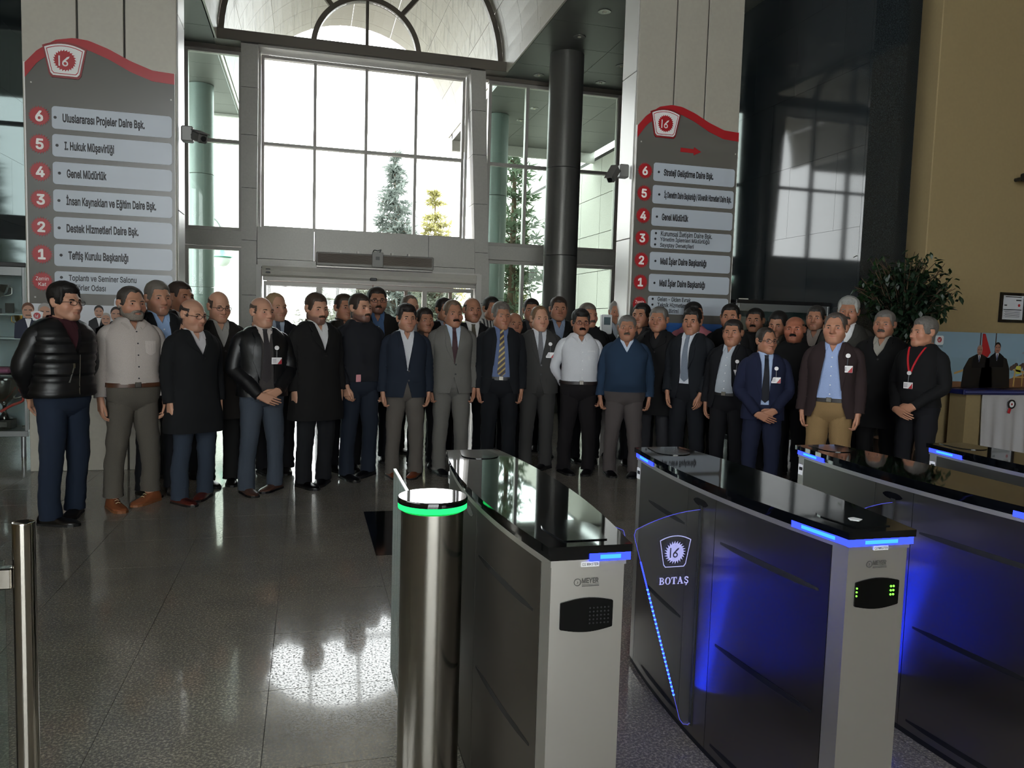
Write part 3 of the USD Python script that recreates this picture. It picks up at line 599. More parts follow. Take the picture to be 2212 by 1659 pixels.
def person(n, label, x, y, h, yaw, hy=0., hp=0., g=1., b=0., top='suit', col='#222428', shirt='#c9ccd2', tie=None, pants='#1d1e22', shoe='#15120f', skin='#a77860', hair=('short', '#1c1815'), head={}, beard=None, must=None, glasses=None, arms=('down', 'down'), badge=None, stance=.105, feet=((14, 0), (-14, 0)), fine=True, belt=None, vdeep=1.08, open_=.0, vneck=False, extra=(), tint=(0, 0), hcurl=.75, lapels=True, under=None, hscale=1.09, sw=1., tilt=0., stripes=None, watch=None):
    S = h / 1.76; rnd = random.Random(n * 13 + 5); W = thing('person', label, 'person', (x, y, 0), yaw)
    skin_m = mat('skin_' + skin[1:], {'a': ('attribute', {'attribute': 'tint'}), 'c': ('mix_color', {'blend_type': 'multiply', 'fac': 1., 'b': lin(skin)}), 't': ('texture_coordinate', {}), 'n': ('noise_texture', {'scale': 70., 'detail': 3.}), 'b': ('bump', {'strength': .12, 'distance': .003}), 'p': ('principled_bsdf', {'roughness': .48, 'specular_ior_level': .35})},
                 [('a.color', 'c.a'), ('c.result', 'p.base_color'), ('t.object', 'n.vector'), ('n.fac', 'b.height'), ('b.normal', 'p.normal')])
    sc = lambda m: moved(m, scale=(S * 1.05, S * 1.03, S))
    # --- head in person space
    hd = Head(fine=fine, **head); hs = hscale; R = rz(math.radians(hy)) @ rx(math.radians(hp)); hc = np.array([tilt, .012 - .004, 1.76 - .122 * hs * head.get('l', 1.) - (.012 if hair[0] not in ('bald', 'shaved') else .002)])
    hm = lambda m: moved(m, hc, R, (hs, hs, hs))
    # --- arms
    hands, sleeves, inner = [], [], []
    fat = .5 * (g - 1)
    rad = {'suit': (.069, .060, .049), 'blazer': (.069, .060, .049), 'coat': (.074, .066, .054), 'leather': (.074, .066, .052), 'quilt': (.077, .070, .052), 'sweater': (.067, .057, .043), 'shirt': (.064, .054, .042), 'pull': (.067, .057, .043)}[top]
    rad = tuple(q * (1 + fat) for q in rad)
    for side, a in ((-1, arms[0]), (1, arms[1])):
        sh, el, wr, palm = ARMS[a]; sh, el, wr = (np.array(q, float) for q in (sh, el, wr)); k = 1 + .9 * (g - 1)
        sh[0] *= sw; el[0] *= k; wr[0] *= (k if a == 'down' else 1)
        if a.startswith('clasp') or a == 'front': wr[1] -= b * .9 + .35 * (g - 1) * .1
        if a.startswith('clasp'):
            wr[2] += .018 * side; wr[1] -= .012 * (side < 0); wr[0] += .012 * (side > 0)
        sleeves.append(sleeve(sh, el, wr, *rad, 1., rnd.random() * 6, side, .99 if top != 'shirt' else .95))
        al = wr - el; al = al / np.linalg.norm(al)
        if a == 'down': al = np.array([.0, -.08, -1.])
        if a == 'front': al = np.array([-.1, -.25, -1.])
        if a.startswith('clasp'): al = np.array([-.9, -.12, -.42])
        q = HANDS[.35 if a.startswith('clasp') else min(HANDS, key=lambda c: abs(c - hcurl))]
        hands.append(place_hand(q, wr + al * .012, al, palm, side))
        arm = union(tube([sh, el], [.05, .042], 10), tube([el, wr + al * .02], [.042, .0235], 10)); arm = tri(arm); arm.vertices[:, 0] *= side
        inner.append(arm if side > 0 else trimesh.Trimesh(arm.vertices, arm.faces[:, ::-1], process=False))
    body = [hm(hd.closed(hd.v)), Torso(g * .95, b * .8, -.012).solid(.90, 1.50, 14)] + inner + hands + [tube([[q * .088, 0, .95], [q * (stance + .088) / 2, -.012 + feet[k][1] * .45, .5], [q * stance, .02 + feet[k][1], .06]], [.07, .045, .035], 10) for k, q in enumerate((-1, 1))]
    try:
        bm = tri(union(*body))
        if len(bm.faces) < 500: raise ValueError
    except Exception:
        bm = cat(*body)
    # complexion: lips, cheeks, shaved jaw
    hv = ((bm.vertices - hc) @ R) / hs; hx, hyy, hz = hv.T; tn = np.ones((len(hv), 3)); inhead = (hz > -.13) & (np.abs(hx) < .11) & (np.abs(hyy) < .14)
    lips = np.exp(-((hx / .024) ** 2 + ((hz + .068) / .0085) ** 2) ** 2) * (hyy < -.075) * inhead; tn *= 1 - lips[:, None] * np.array([.12, .34, .30])
    rosy = np.exp(-(((np.abs(hx) - .042) / .026) ** 2 + ((hz + .028) / .026) ** 2)) * (hyy < -.02) * inhead; tn *= 1 - rosy[:, None] * np.array([0, .13, .11])
    rosy = np.exp(-((hx / .016) ** 2 + ((hz + .036) / .014) ** 2)) * (hyy < -.09) * inhead; tn *= 1 - rosy[:, None] * np.array([0, .12, .10])
    jaw_m = np.clip((-.046 - hz + .35 * np.maximum(hyy + .05, 0)) / .02, 0, 1) * (hz > -.135) * (hyy < .02) * inhead * (1 - lips); tn *= 1 - (tint[0] * jaw_m)[:, None] * np.array([.55, .55, .50])
    sc_m = np.clip(hair_mask(hv, 'full') / .01, 0, 1) * inhead; tn *= 1 - (tint[1] * sc_m)[:, None] * np.array([.35, .32, .28])
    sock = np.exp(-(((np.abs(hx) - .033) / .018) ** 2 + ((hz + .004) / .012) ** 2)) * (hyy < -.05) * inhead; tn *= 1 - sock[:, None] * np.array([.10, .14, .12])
    v, f = bm.vertices, bm.faces; bm.vertices = v * [S * 1.05, S * 1.03, S]
    part(W, 'body', bm, skin_m, True, tint=tn)
    for q in (-1, 1):
        ey = hd.front(.033 * q * hd.w, .0) + .0075; e = trimesh.creation.icosphere(2, .0115); e = moved(e, (.033 * q * hd.w, ey - .0015, .0), scale=(1.15, .7, .50))
        ep = part(W, 'eye', sc(hm(e)), plain('eye_white', '#958a83', .3), True)
        part(ep, 'iris', sc(hm(moved(trimesh.creation.icosphere(2, .0056), (.033 * q * hd.w, ey - .0078, .0005), scale=(1, .5, 1)))), plain('iris', '#1d1410', .15), True)
        bw = [(.0165 + .030 * t, .0175 + .0055 * math.sin(t * 2.6) - .0045 * t) for t in np.linspace(0, 1, 7)]
        bp = [(q * a * hd.w, hd.front(q * a * hd.w, c) - .0004, c) for a, c in bw]
        part(W, 'eyebrow', sc(hm(moved(tube(bp, np.array([.0028, .0038, .0040, .0037, .0032, .0024, .0012]) * (1.25 if hair[1] in ('#14110f', '#1a1512') else 1.), 7), scale=(1, 1, 1)))), fabric(hair[1] if hair[0] not in ('bald',) else '#3a2d24', .9, 0., .2), True)
    hair_m = fabric(hair[1], .62, .7, .35, spec=.4, bscale=260.)
    thick = {'full': .026, 'short': .012, 'recede': .010, 'thin': .006, 'bald': .005, 'shaved': .0025, 'combed': .017}[hair[0]]
    mk = hair_mask(hd.v, hair[0]); zz = np.clip((hd.v[:, 2] - .02) / .07, 0, 1); th = thick * (.35 + .65 * zz) + (.004 if hair[0] == 'full' else 0) * (hd.v[:, 1] < -.03)
    part(W, 'hair', sc(hm(hd.shell(mk, th, .012, .004 if hair[0] in ('full', 'combed') else .0018, 60., n))), hair_m, True)
    hx, hyv, hz = hd.v.T
    if beard and beard[1] > .005:
        m = np.minimum(np.minimum(np.where(np.abs(hx) < .030, -.050, -.050 - 1.1 * np.minimum(np.abs(hx) - .030, .018)) + 1.5 * np.maximum(hyv + .035, 0) - hz + (meshkit.fbm(hd.v * 80., 2, 8) - .5) * .008, .012 - hyv + .3 * np.minimum(hz + .05, 0)), hz + .125)
        m = np.minimum(m, ((hx / .027) ** 2 + ((hz + .068) / .0105) ** 2 - 1) * .02) ; m = np.minimum(m, np.where(hyv < -.02, .03, .012 - hyv)); m = np.where(hz < -.118, -.02, m)
        part(W, 'beard', sc(hm(hd.shell(m, beard[1] * np.clip(.25 + .75 * (-hyv - .02) / .05, .25, 1.15), .009, .0015, 90., n + 3))), fabric(beard[0], .8, .7, .35, spec=.2, bscale=260.), True)
    if must:
        m = .009 - np.sqrt((np.maximum(np.abs(hx) - .019, 0)) ** 2 + (hz + .053 + .35 * np.maximum(np.abs(hx) - .010, 0) + 0 * hx) ** 2); m = np.where(hyv > -.06, -.02, m)
        part(W, 'moustache', sc(hm(hd.shell(m, must[1], .0045, .001, 90., n + 4))), fabric(must[0], .8, .7, .3, spec=.2, bscale=260.), True)
    if glasses:
        gm = plain('glasses_' + glasses[1:], glasses, .3); fr = []; yb = min(hd.front(.033, .0), hd.front(.012, .005)) - .013
        for q in (-1, 1):
            t = np.linspace(0, 2 * math.pi, 25)[:-1]; ring = np.stack([q * .034 * hd.w + .0235 * np.sign(np.cos(t)) * np.abs(np.cos(t)) ** .75, yb + .004 * (np.cos(t) * q > 0.3), -.002 + .0145 * np.sign(np.sin(t)) * np.abs(np.sin(t)) ** .75], 1)
            fr.append(tube(np.vstack([ring, ring[:2]]), .0018, 6)); fr.append(tube([(q * .0575 * hd.w, yb + .003, .004), (q * .072 * hd.w, yb + .03, .004), (q * .082 * hd.w, .012, .004)], .0017, 6))
        fr.append(tube([(-.0105, yb, .002), (0, yb - .002, .005), (.0105, yb, .002)], .0017, 6))
        part(W, 'glasses', sc(hm(cat(*fr))), gm, True)
    # --- clothes
    pant_m = fabric(pants, .92, .3); top_m = {'leather': lambda c: fabric(c, .42, .9, .1, spec=.42, bscale=26.), 'quilt': lambda c: fabric(c, .40, .6, .1, spec=.45, bscale=30.)}.get(top, lambda c: fabric(c, .9, .35))(col)
    if stripes: top_m = stripe_mat(stripes)
    shirt_m = fabric(shirt or '#1c1c1e', .85, .25); Ts = Torso(g, b, .010, sw)
    hem = {'suit': .83, 'blazer': .83, 'coat': .62, 'leather': .88, 'quilt': .93, 'sweater': .93, 'pull': .93, 'shirt': .984}[top]
    infl = {'suit': .024, 'blazer': .024, 'coat': .034, 'leather': .032, 'quilt': .036, 'sweater': .020, 'pull': .020, 'shirt': .016}[top]
    T = Torso(g, b, infl, sw, {'suit': .010, 'coat': .03, 'blazer': .012, 'leather': .006}.get(top, 0))
    ztop = 1.50 if top in ('shirt', 'sweater', 'pull') else 1.488
    solid = T.solid(hem, ztop, 30, *((11, .014) if top == 'quilt' else (0, 0)))
    gar = union(solid, *sleeves)
    if top in ('suit', 'blazer', 'coat', 'leather', 'quilt'):
        zv, bot = vdeep, hem - .02
        pts = [(-.072, 1.56), (-.064, 1.47)] + [(-.050, 1.40)] + [(-.004 - open_, zv), (-open_ - (.012 if open_ else .0), (zv + bot) / 2), (-open_ * 1.3 - .03, bot)] if open_ else [(-.072, 1.56), (-.064, 1.47), (-.048, 1.38), (0, zv)]
        wedge = Polygon(pts + [(-px, pz) for px, pz in pts[::-1]]).buffer(.001)
        gar = gar - mani(slab(wedge, -.6, -.005))
        if not open_ and top in ('suit', 'blazer'):
            gar = gar - mani(slab(Polygon([(0, hem + .16), (-.045, hem - .03), (.055, hem - .03)]), -.6, -.06))
    elif vneck: gar = gar - mani(slab(Polygon([(-.075, 1.56), (-.066, 1.47), (0, 1.355), (.066, 1.47), (.075, 1.56)]), -.6, -.0))
    elif top == 'shirt' and not tie: gar = gar - mani(slab(Polygon([(-.052, 1.56), (-.04, 1.49), (0, 1.41), (.04, 1.49), (.052, 1.56)]), -.6, .0))
    else: gar = gar - mani(tube([[0, -.02, 1.475], [0, .0, 1.60]], [.068, .085], 24))
    nm = {'suit': 'suit_jacket', 'blazer': 'blazer', 'coat': 'coat', 'leather': 'leather_jacket', 'quilt': 'quilted_jacket', 'sweater': 'sweater', 'pull': 'sweater', 'shirt': 'shirt'}[top]
    gar = wrinkle(tri(gar), .007 if top != 'shirt' else .009, 10., n)
    jk = part(W, nm, sc(gar), top_m, 42)
    if top in ('suit', 'blazer', 'coat', 'leather', 'quilt') or vneck:
        body_s = Ts.solid(.985 if not vneck else 1.05, 1.488, 24); um = fabric(under, .9, .3) if under else shirt_m
        if under and not vneck:
            part(W, 'shirt', sc(body_s), shirt_m, True); vest = mani(Torso(g, b, .015, sw).solid(.92, 1.47, 22)) - mani(slab(Polygon([(-.07, 1.56), (-.05, 1.45), (0, 1.27), (.05, 1.45), (.07, 1.56)]), -.6, .0)); part(W, 'waistcoat', sc(tri(vest)), um, 42)
        else:
            if not tie and top != 'quilt': body_s = tri(mani(body_s) - mani(slab(Polygon([(-.050, 1.56), (-.040, 1.49), (0, 1.405), (.040, 1.49), (.050, 1.56)]), -.6, .0)))
            part(W, 'shirt', sc(body_s), um, 42)
        if not vneck and lapels and top != 'quilt':
            hwid = .050 if top in ('suit', 'blazer') else .062
            for q in (-1, 1):
                rows = []
                for t in np.linspace(0, 1, 12):
                    z = 1.478 + (zv + .01 - 1.478) * t; xi = np.interp(z, [zv, 1.38, 1.47], [.002 + open_, .049, .066]); notch = 1.0 if t > .30 else .62 + .3 * t
                    xo = xi + hwid * notch * min(1, (1 - t) * 2.6 + .02); rows.append((z, q * xi if q > 0 else q * xo, q * xo if q > 0 else q * xi))
                part(W, 'lapel', sc(strip(T, rows, .003, .006)), top_m, 40)
    if top in ('suit', 'blazer', 'leather', 'coat') and not open_:
        for z in ((zv - .005, zv - .10) if top != 'coat' else (zv - .02,)): part(W, 'button', sc(button_at(T, .012, z, .001, .009)), plain('button_dark', '#101010', .4))
    has_collar = shirt and not (top in ('pull',) or (under and top == 'quilt') or (top in ('leather',) and shirt == 'none'))
    if top == 'sweater' and not vneck: has_collar = False
    if has_collar:
        part(W, 'collar', sc(collar(1.484, .020, .066, .040, .050, .40 if not tie else .20, 0., Ts if top != 'shirt' else T)), shirt_m if top != 'shirt' else top_m, 50)
    if top in ('coat', 'quilt', 'leather') : part(W, 'jacket_collar', sc(collar(1.474, .020, .076, .048, .060, .85, .008, T)), top_m, 50)
    if top in ('sweater', 'pull') and not vneck:
        t = np.linspace(0, 2 * math.pi, 33); part(W, 'neckband', sc(tube(np.stack([.073 * np.cos(t), .010 + .083 * np.sin(t) , 1.487 + .012 * np.sin(t)], 1), .0095, 8)), top_m, True)
    if tie:
        Tt = Torso(g, b, .012, sw); zb = 1.04 if open_ else zv - .02
        rows = [(z, -wd, wd) for z, wd in zip(np.linspace(1.455, max(zb, 1.0), 10), np.linspace(.016, .040, 10))] + [(max(zb, 1.0) - .035, -.002, .002)]
        tp = part(W, 'tie', sc(strip(Tt, rows, .002, .004)), tie if not isinstance(tie, str) else fabric(tie, .6, .3, .2), 40)
        part(tp, 'knot', sc(hull([(-.020, Tt.front(0, 1.46) - .012, 1.478), (.020, Tt.front(0, 1.46) - .012, 1.478), (-.012, Tt.front(0, 1.45) - .014, 1.442), (.012, Tt.front(0, 1.45) - .014, 1.442), (-.018, Tt.front(0, 1.46) + .02, 1.476), (.018, Tt.front(0, 1.46) + .02, 1.476), (0, Tt.front(0, 1.44) + .01, 1.44)])), tie if not isinstance(tie, str) else fabric(tie, .6, .3, .2), 30)
    if top == 'shirt' or (open_ and not tie and not under):
        Tb = T if top == 'shirt' else Ts
        for z in np.linspace(1.40 if top == 'shirt' else 1.36, 1.04, 5): part(W, 'button', sc(button_at(Tb, 0.004, z, .001, .0058)), plain('button_shirt_' + ('dark' if n == 2 else 'light'), '#15151a' if n == 2 else '#d8d8d8', .4))
        if top == 'shirt': part(W, 'placket', sc(strip(T, [(z, -.014, .018) for z in np.linspace(1.40, .98, 10)], .0005, .0015)), top_m, 40)
    # --- trousers, belt, shoes
    pel = Torso(g, b, .012, 1.)
    legs = [leg(.088, stance, 0, 1 + .5 * (g - 1), rnd.random() * 6, hem=.045 if n != 2 else .10) for _ in range(2)]
    legs[0].vertices[:, 0] *= -1; legs[0] = trimesh.Trimesh(legs[0].vertices, legs[0].faces[:, ::-1], process=False)
    for k, q in enumerate((-1, 1)): legs[k].vertices[:, 1] += feet[k][1] * np.clip((.9 - legs[k].vertices[:, 2]) / .85, 0, 1)
    tr = union(loft([pel.ring(z, puff=q) for z, q in ((.775, -.085), (.80, -.050), (.835, -.022), (.87, -.006), (.91, 0), (.95, 0), (.985, 0))]), *legs); part(W, 'trousers', sc(wrinkle(tri(tr), .010, 11., n + 50)), pant_m, 42)
    if belt:
        t = np.arange(57); ring = Torso(g, b, .024 if top == 'shirt' else .019, 1.).ring(.968); ring2 = ring.copy(); ring2[:, 2] += .034
        bl = part(W, 'belt', sc(loft(np.stack([ring, ring2]))), plain('belt_' + belt[1:], belt, .4), 40); yb = ring[:, 1].min()
        part(bl, 'buckle', sc(box(-.022, .022, yb - .006, yb + .004, .968, 1.010, .003)), plain('buckle', '#77736a', .35, 1.))
    for k, q in enumerate((-1, 1)):
        kind = 'boot' if n == 2 else 'shoe'; Rz = rz(math.radians(feet[k][0])); loc = (q * stance, .012 + feet[k][1], 0)
        sp = part(W, 'shoe', sc(moved(SHOE[kind], loc, Rz, (1.08, 1.06, 1.05))), plain('shoe_' + shoe[1:], shoe, .3 if n != 2 else .7), 50)
        part(sp, 'sole', sc(moved(SOLE, loc, Rz, (1.08, 1.06, 1.05))), plain('sole_dark' if n != 2 else 'sole_tan', '#0c0b0a' if n != 2 else '#7a4a2a', .6))
        if n == 2: part(sp, 'laces', sc(moved(cat(*[tube([(-.016, -.02 - .022 * i, .108 - .016 * i), (0, -.024 - .022 * i, .116 - .016 * i), (.016, -.02 - .022 * i, .108 - .016 * i)], .0025, 6) for i in range(4)]), loc, Rz)), plain('lace', '#c9b48c', .8))
    if badge:
        bx, bz, kind = badge; Tb = T; yb = Tb.front(bx, bz) - .016
        bd = part(W, 'badge', sc(box(bx - .043, bx + .043, yb, yb + .004, bz - .030, bz + .030, .002)), plain('badge_white', '#d9d6d6', .35))
        part(bd, 'badge_corner', sc(slab(Polygon([(bx + .005, bz - .028), (bx + .041, bz - .028), (bx + .041, bz + .022)]), yb - .0012, yb)), plain('badge_red', '#a3242c', .4))
        part(bd, 'badge_line', sc(cat(*[box(bx - .036, bx - .004, yb - .001, yb, bz + .012 - .012 * i, bz + .016 - .012 * i) for i in range(3)])), plain('badge_ink', '#77707a', .5))
        yr = Tb.front(bx, bz + .12) - .013
        part(bd, 'reel', sc(cyl((bx, yr - .006, bz + .115), (bx, yr + .006, bz + .115), .019, 20)), plain('badge_white', '#d9d6d6', .35), 40)
        part(bd, 'cord', sc(tube([(bx, yr - .002, bz + .098), (bx, yb - .001, bz + .03)], .004, 8)), plain('badge_cord', '#55565a', .4))
    for fn in extra: fn(W, sc, T, hm, hd, hands)
    return W
def stripe_mat(c):
    k, a, b, scale = c
    return mat('stripe_' + k, {'t': ('texture_coordinate', {}), 'w': ('wave_texture', {'scale': scale, 'bands_direction': 'x'}), 'r': ('rgb_ramp', {'ramp': [(.35, lin(a)), (.55, lin(b))]}), 'p': ('principled_bsdf', {'roughness': .85})}, [('t.object', 'w.vector'), ('w.fac', 'r.fac'), ('r.color', 'p.base_color')])
# ======================= signs ==============================================================
sign_grey = plain('sign_grey', '#5f5d58', .22); sign_red = plain('sign_red', '#a01f26', .3); sign_white = plain('sign_row_white', '#aab1ba', .3)
ink = plain('sign_ink', '#17171a', .5); badge_ink = plain('sign_numeral_white', '#e8e4e0', .4); white_edge = plain('sign_edge_white', '#dcdad6', .4)
def directory_sign(x0, label, rows, zc0, pitch, arrow, name_w):
    x1 = x0 + 1.268; y1, y0 = 8.148, 8.130; W = thing('directory_sign', label, 'sign', ((x0 + x1) / 2, y1, 0)); cx = (x0 + x1) / 2
    L = lambda m: moved(m, (-cx, -y1, 0))
    def wave(u): return 3.81 + .0 + .25 * math.sin(math.pi * min(u / .76, 1.)) * (1 - u * .25) if u < .76 else 3.81
    tt = np.linspace(0, 1, 40); zt = np.interp(tt, [0, .08, .2, .32, .42, .55, .7, .85, 1], [3.79, 3.91, 4.02, 4.055, 4.045, 3.99, 3.90, 3.835, 3.825])
    zb = zt - np.interp(tt, [0, .1, .35, .7, 1], [.13, .105, .085, .10, .10])
    xs = x0 + tt * 1.268
    part(W, 'panel', L(slab(Polygon(list(zip(xs, zb + .02)) + [(x1, 1.30), (x0, 1.30)]), y0, y1)), sign_grey)
    part(W, 'red_band', L(slab(Polygon(list(zip(xs, zt)) + list(zip(xs[::-1], zb[::-1]))), y0 - .004, y1)), sign_red)
    part(W, 'edge_strip', L(box(x0 - .012, x0, y0, y1, 1.30, 3.80)), white_edge); part(W, 'edge_strip', L(box(x1, x1 + .006, y0, y1, 1.30, 3.83)), white_edge)
    ex, ez = x0 + .333, 3.845
    e = part(W, 'emblem', L(slab(shield(ex, ez, .37, .325), y0 - .010, y0)), plain('emblem_dark_red', '#7d1c20', .35))
    part(e, 'emblem_face', L(slab(shield(ex, ez, .335, .285), y0 - .013, y0 - .010)), plain('emblem_white', '#d8d6d4', .35))
    sh = shield(ex, ez, .305, .255); part(e, 'emblem_line', L(slab(sh.difference(shield(ex, ez, .292, .243)), y0 - .0145, y0 - .013)), sign_red)
    part(e, 'gear', L(slab(gear(ex, ez - .005, .098, 24).difference(emblem_glyph(ex - .005, ez - .015, .085)), y0 - .016, y0 - .013)), sign_red)
    for i, (num, lines) in enumerate(rows):
        zc = zc0 - pitch * i; rp = part(W, 'row_plate', L(slab(rrect(x0 + .215, zc - .102, x0 + 1.243, zc + .102, .03), y0 - .004, y0)), sign_white)
        for q, (txt, lx, wd, z, hh) in enumerate(lines):
            part(rp, 'lettering', L(cat(text(txt, wd, hh * (1.2 if len(lines) == 1 else 1.0), .0015, 2 if len(lines) == 1 else 1, left=(lx, z - hh * (.58 if len(lines) == 1 else .5)), y=y0 - .004))), ink); part(rp, 'bullet', L(slab(Point(lx - .062, z).buffer(.013), y0 - .0055, y0 - .004)), ink)
        gx = x0 + .112; nb = part(W, 'number_badge', L(slab(gear(gx, zc + .002, .093, 24, .20), y0 - .004, y0)), sign_red)
        if num.startswith('Z'):
            part(nb, 'numeral', L(cat(text('Zemin', .108, .034, .0015, False, center=(gx, zc + .010), y=y0 - .004), text('Kat', .066, .034, .0015, False, center=(gx, zc - .042), y=y0 - .004))), badge_ink)
        else: part(nb, 'numeral', L(text(num, None, .088, .0015, 2, center=(gx, zc - .043), y=y0 - .004)), badge_ink)
    for px, pz in ((x0 + .05, 3.62), (x1 - .03, 3.58), (x0 + .05, 1.66), (x1 - .04, 1.68)): part(W, 'screw', L(cyl((px, y0 - .006, pz), (px, y0, pz), .008, 10)), alu)
    if arrow: part(W, 'arrow', L(slab(Polygon([(4.083, 3.595), (4.25, 3.590), (4.25, 3.613), (4.345, 3.567), (4.25, 3.522), (4.25, 3.545), (4.083, 3.548)]), y0 - .003, y0)), sign_red)
    return W
Lr = [(s, [(t, lx, wd, 0, .058)]) for s, t, lx, wd in (('6', 'Uluslararası Projeler Daire Bşk.', -2.215, .70), ('5', 'I. Hukuk Müşavirliği', -2.203, .42), ('4', 'Genel Müdürlük', -2.187, .335), ('3', 'İnsan Kaynakları ve Eğitim Daire Bşk.', -2.195, .775), ('2', 'Destek Hizmetleri Daire Bşk.', -2.197, .62), ('1', 'Teftiş Kurulu Başkanlığı', -2.185, .515))] + [('Z', [('Toplantı ve Seminer Salonu', -2.185, .585, .045, .052), ('Şoförler Odası', -2.185, .315, -.045, .052)])]
Lr = [(n, [(t, lx, w, 3.322 - .2525 * i + z, h) for t, lx, w, z, h in ls]) for i, (n, ls) in enumerate(Lr)]
directory_sign(-2.520, 'grey floor directory board with red wave on the left pier beside the trophy cabinet' , Lr, 3.322, .2525, False, 0)
Rr = [('6', [('Strateji Geliştirme Daire Bşk.', 3.888, .625, 0, .056)]), ('5', [('İç Denetim Daire Başkanlığı / Güvenlik Hizmetleri Daire Bşk.', 3.905, .855, 0, .052)]), ('4', [('Genel Müdürlük', 3.888, .33, 0, .056)]), ('3', [('Kurumsal İletişim Daire Bşk.', 3.885, .65, .064, .052), ('Yönetim İşlemleri Müdürlüğü', 3.88, .625, .0, .042), ('Sayıştay Denetçileri', 3.88, .425, -.064, .042)]), ('2', [('Mali İşler Daire Başkanlığı', 3.893, .585, 0, .056)]), ('1', [('Mali İşler Daire Başkanlığı', 3.893, .58, 0, .056)]), ('Z', [('Gelen - Giden Evrak', 3.88, .42, .068, .046), ('Teknik Hizmetler', 3.88, .36, .002, .046), ('Sağlık Birimi', 3.88, .27, -.064, .046)])]
Rr = [(n, [(t, lx, w, 3.302 - .2495 * i + z, h) for t, lx, w, z, h in ls]) for i, (n, ls) in enumerate(Rr)]
directory_sign(3.546, 'grey floor directory board with red wave and a red arrow on the right pier', Rr, 3.302, .2495, True, 0)
# printed group photographs under the boards
def photo_face(W, L, x, z, s, y, suit, hairc, skinc='#b58a72', tiec=None):
    part(W, 'printed_coat', L(slab(Polygon([(x - 1.5 * s, z - 3.4 * s), (x - 1.4 * s, z - 1.6 * s), (x - .5 * s, z - 1.0 * s), (x + .5 * s, z - 1.0 * s), (x + 1.4 * s, z - 1.6 * s), (x + 1.5 * s, z - 3.4 * s)]).buffer(.1 * s), y - .0012, y)), fabric(suit, .5, 0))
    part(W, 'printed_shirt', L(slab(Polygon([(x - .35 * s, z - 1.0 * s), (x + .35 * s, z - 1.0 * s), (x, z - 2.4 * s)]), y - .0016, y - .0012)), plain('print_white', '#cfd0d2', .4))
    if tiec: part(W, 'printed_tie', L(slab(Polygon([(x - .12 * s, z - 1.1 * s), (x + .12 * s, z - 1.1 * s), (x + .16 * s, z - 2.1 * s), (x - .1 * s, z - 2.3 * s)]), y - .0019, y - .0016)), plain('print_tie', tiec, .4))
    part(W, 'printed_hair', L(slab(affinity.scale(Point(x, z + .25 * s).buffer(.78 * s), .88, 1.0), y - .0020, y - .0016)), fabric(hairc, .5, 0))
    part(W, 'printed_face', L(slab(affinity.scale(Point(x, z - .15 * s).buffer(.78 * s), .82, 1.05), y - .0024, y - .0020)), fabric(skinc, .5, 0))
    part(W, 'printed_features', L(slab(unary_union([sbox(x - .45 * s, z + .02 * s, x - .12 * s, z + .14 * s), sbox(x + .12 * s, z + .02 * s, x + .45 * s, z + .14 * s), sbox(x - .28 * s, z - .62 * s, x + .28 * s, z - .5 * s)]), y - .0027, y - .0024)), plain('print_dark', '#3a2722', .4))
W = thing('wall_print', 'printed group photograph with a round red mark, fixed low on the left pier', 'poster', (-1.90, 8.128, 0)); L = lambda m: moved(m, (1.90, -8.128, 0))
part(W, 'sheet', L(box(-2.55, -1.24, 8.122, 8.128, 1.18, 1.60)), plain('print_pale', '#b9bcc2', .35))
for x, z, s, c, hc_, tc in ((-2.53, 1.53, .075, '#1b2133', '#5a3a2a', None), (-2.39, 1.52, .085, '#1a2340', '#8d8a86', '#2c3f6e'), (-2.22, 1.50, .075, '#14151a', '#1a1412', None), (-1.87, 1.47, .06, '#2a2a2e', '#9a948c', None), (-1.93, 1.54, .06, '#15161a', '#17120f', None), (-1.78, 1.52, .072, '#101114', '#1d1512', None), (-1.66, 1.54, .06, '#131418', '#17120f', None), (-1.56, 1.53, .055, '#111114', '#14100e', None), (-1.33, 1.52, .06, '#131418', '#17120f', None)):
    photo_face(W, L, x, z, s, 8.122, c, hc_, '#a87f6a', tc)
part(W, 'printed_mark', L(slab(shield(-2.455, 1.485, .105, .09), 8.118, 8.122)), plain('print_white', '#cfd0d2', .4)); part(W, 'printed_gear', L(slab(gear(-2.455, 1.485, .033, 18).difference(emblem_glyph(-2.457, 1.48, .028)), 8.1165, 8.118)), sign_red)
part(W, 'printed_dome', L(slab(Polygon([(-1.80, 1.60), (-1.795, 1.66), (-1.765, 1.70), (-1.735, 1.70), (-1.705, 1.66), (-1.69, 1.60)]), 8.124, 8.128)), plain('print_pale', '#b9bcc2', .35))
W = thing('wall_print', 'blue printed poster low on the right pier behind the men in black', 'poster', (4.19, 8.128, 0)); part(W, 'sheet', moved(box(3.56, 4.80, 8.122, 8.128, 1.10, 1.605), (-4.19, -8.128, 0)), plain('print_blue', '#2f5fa0', .35)); part(W, 'printed_cloud', moved(slab(unary_union([Point(3.75, 1.30).buffer(.10), Point(3.90, 1.28).buffer(.08)]), 8.1205, 8.122), (-4.19, -8.128, 0)), plain('print_pale', '#b9bcc2', .35))

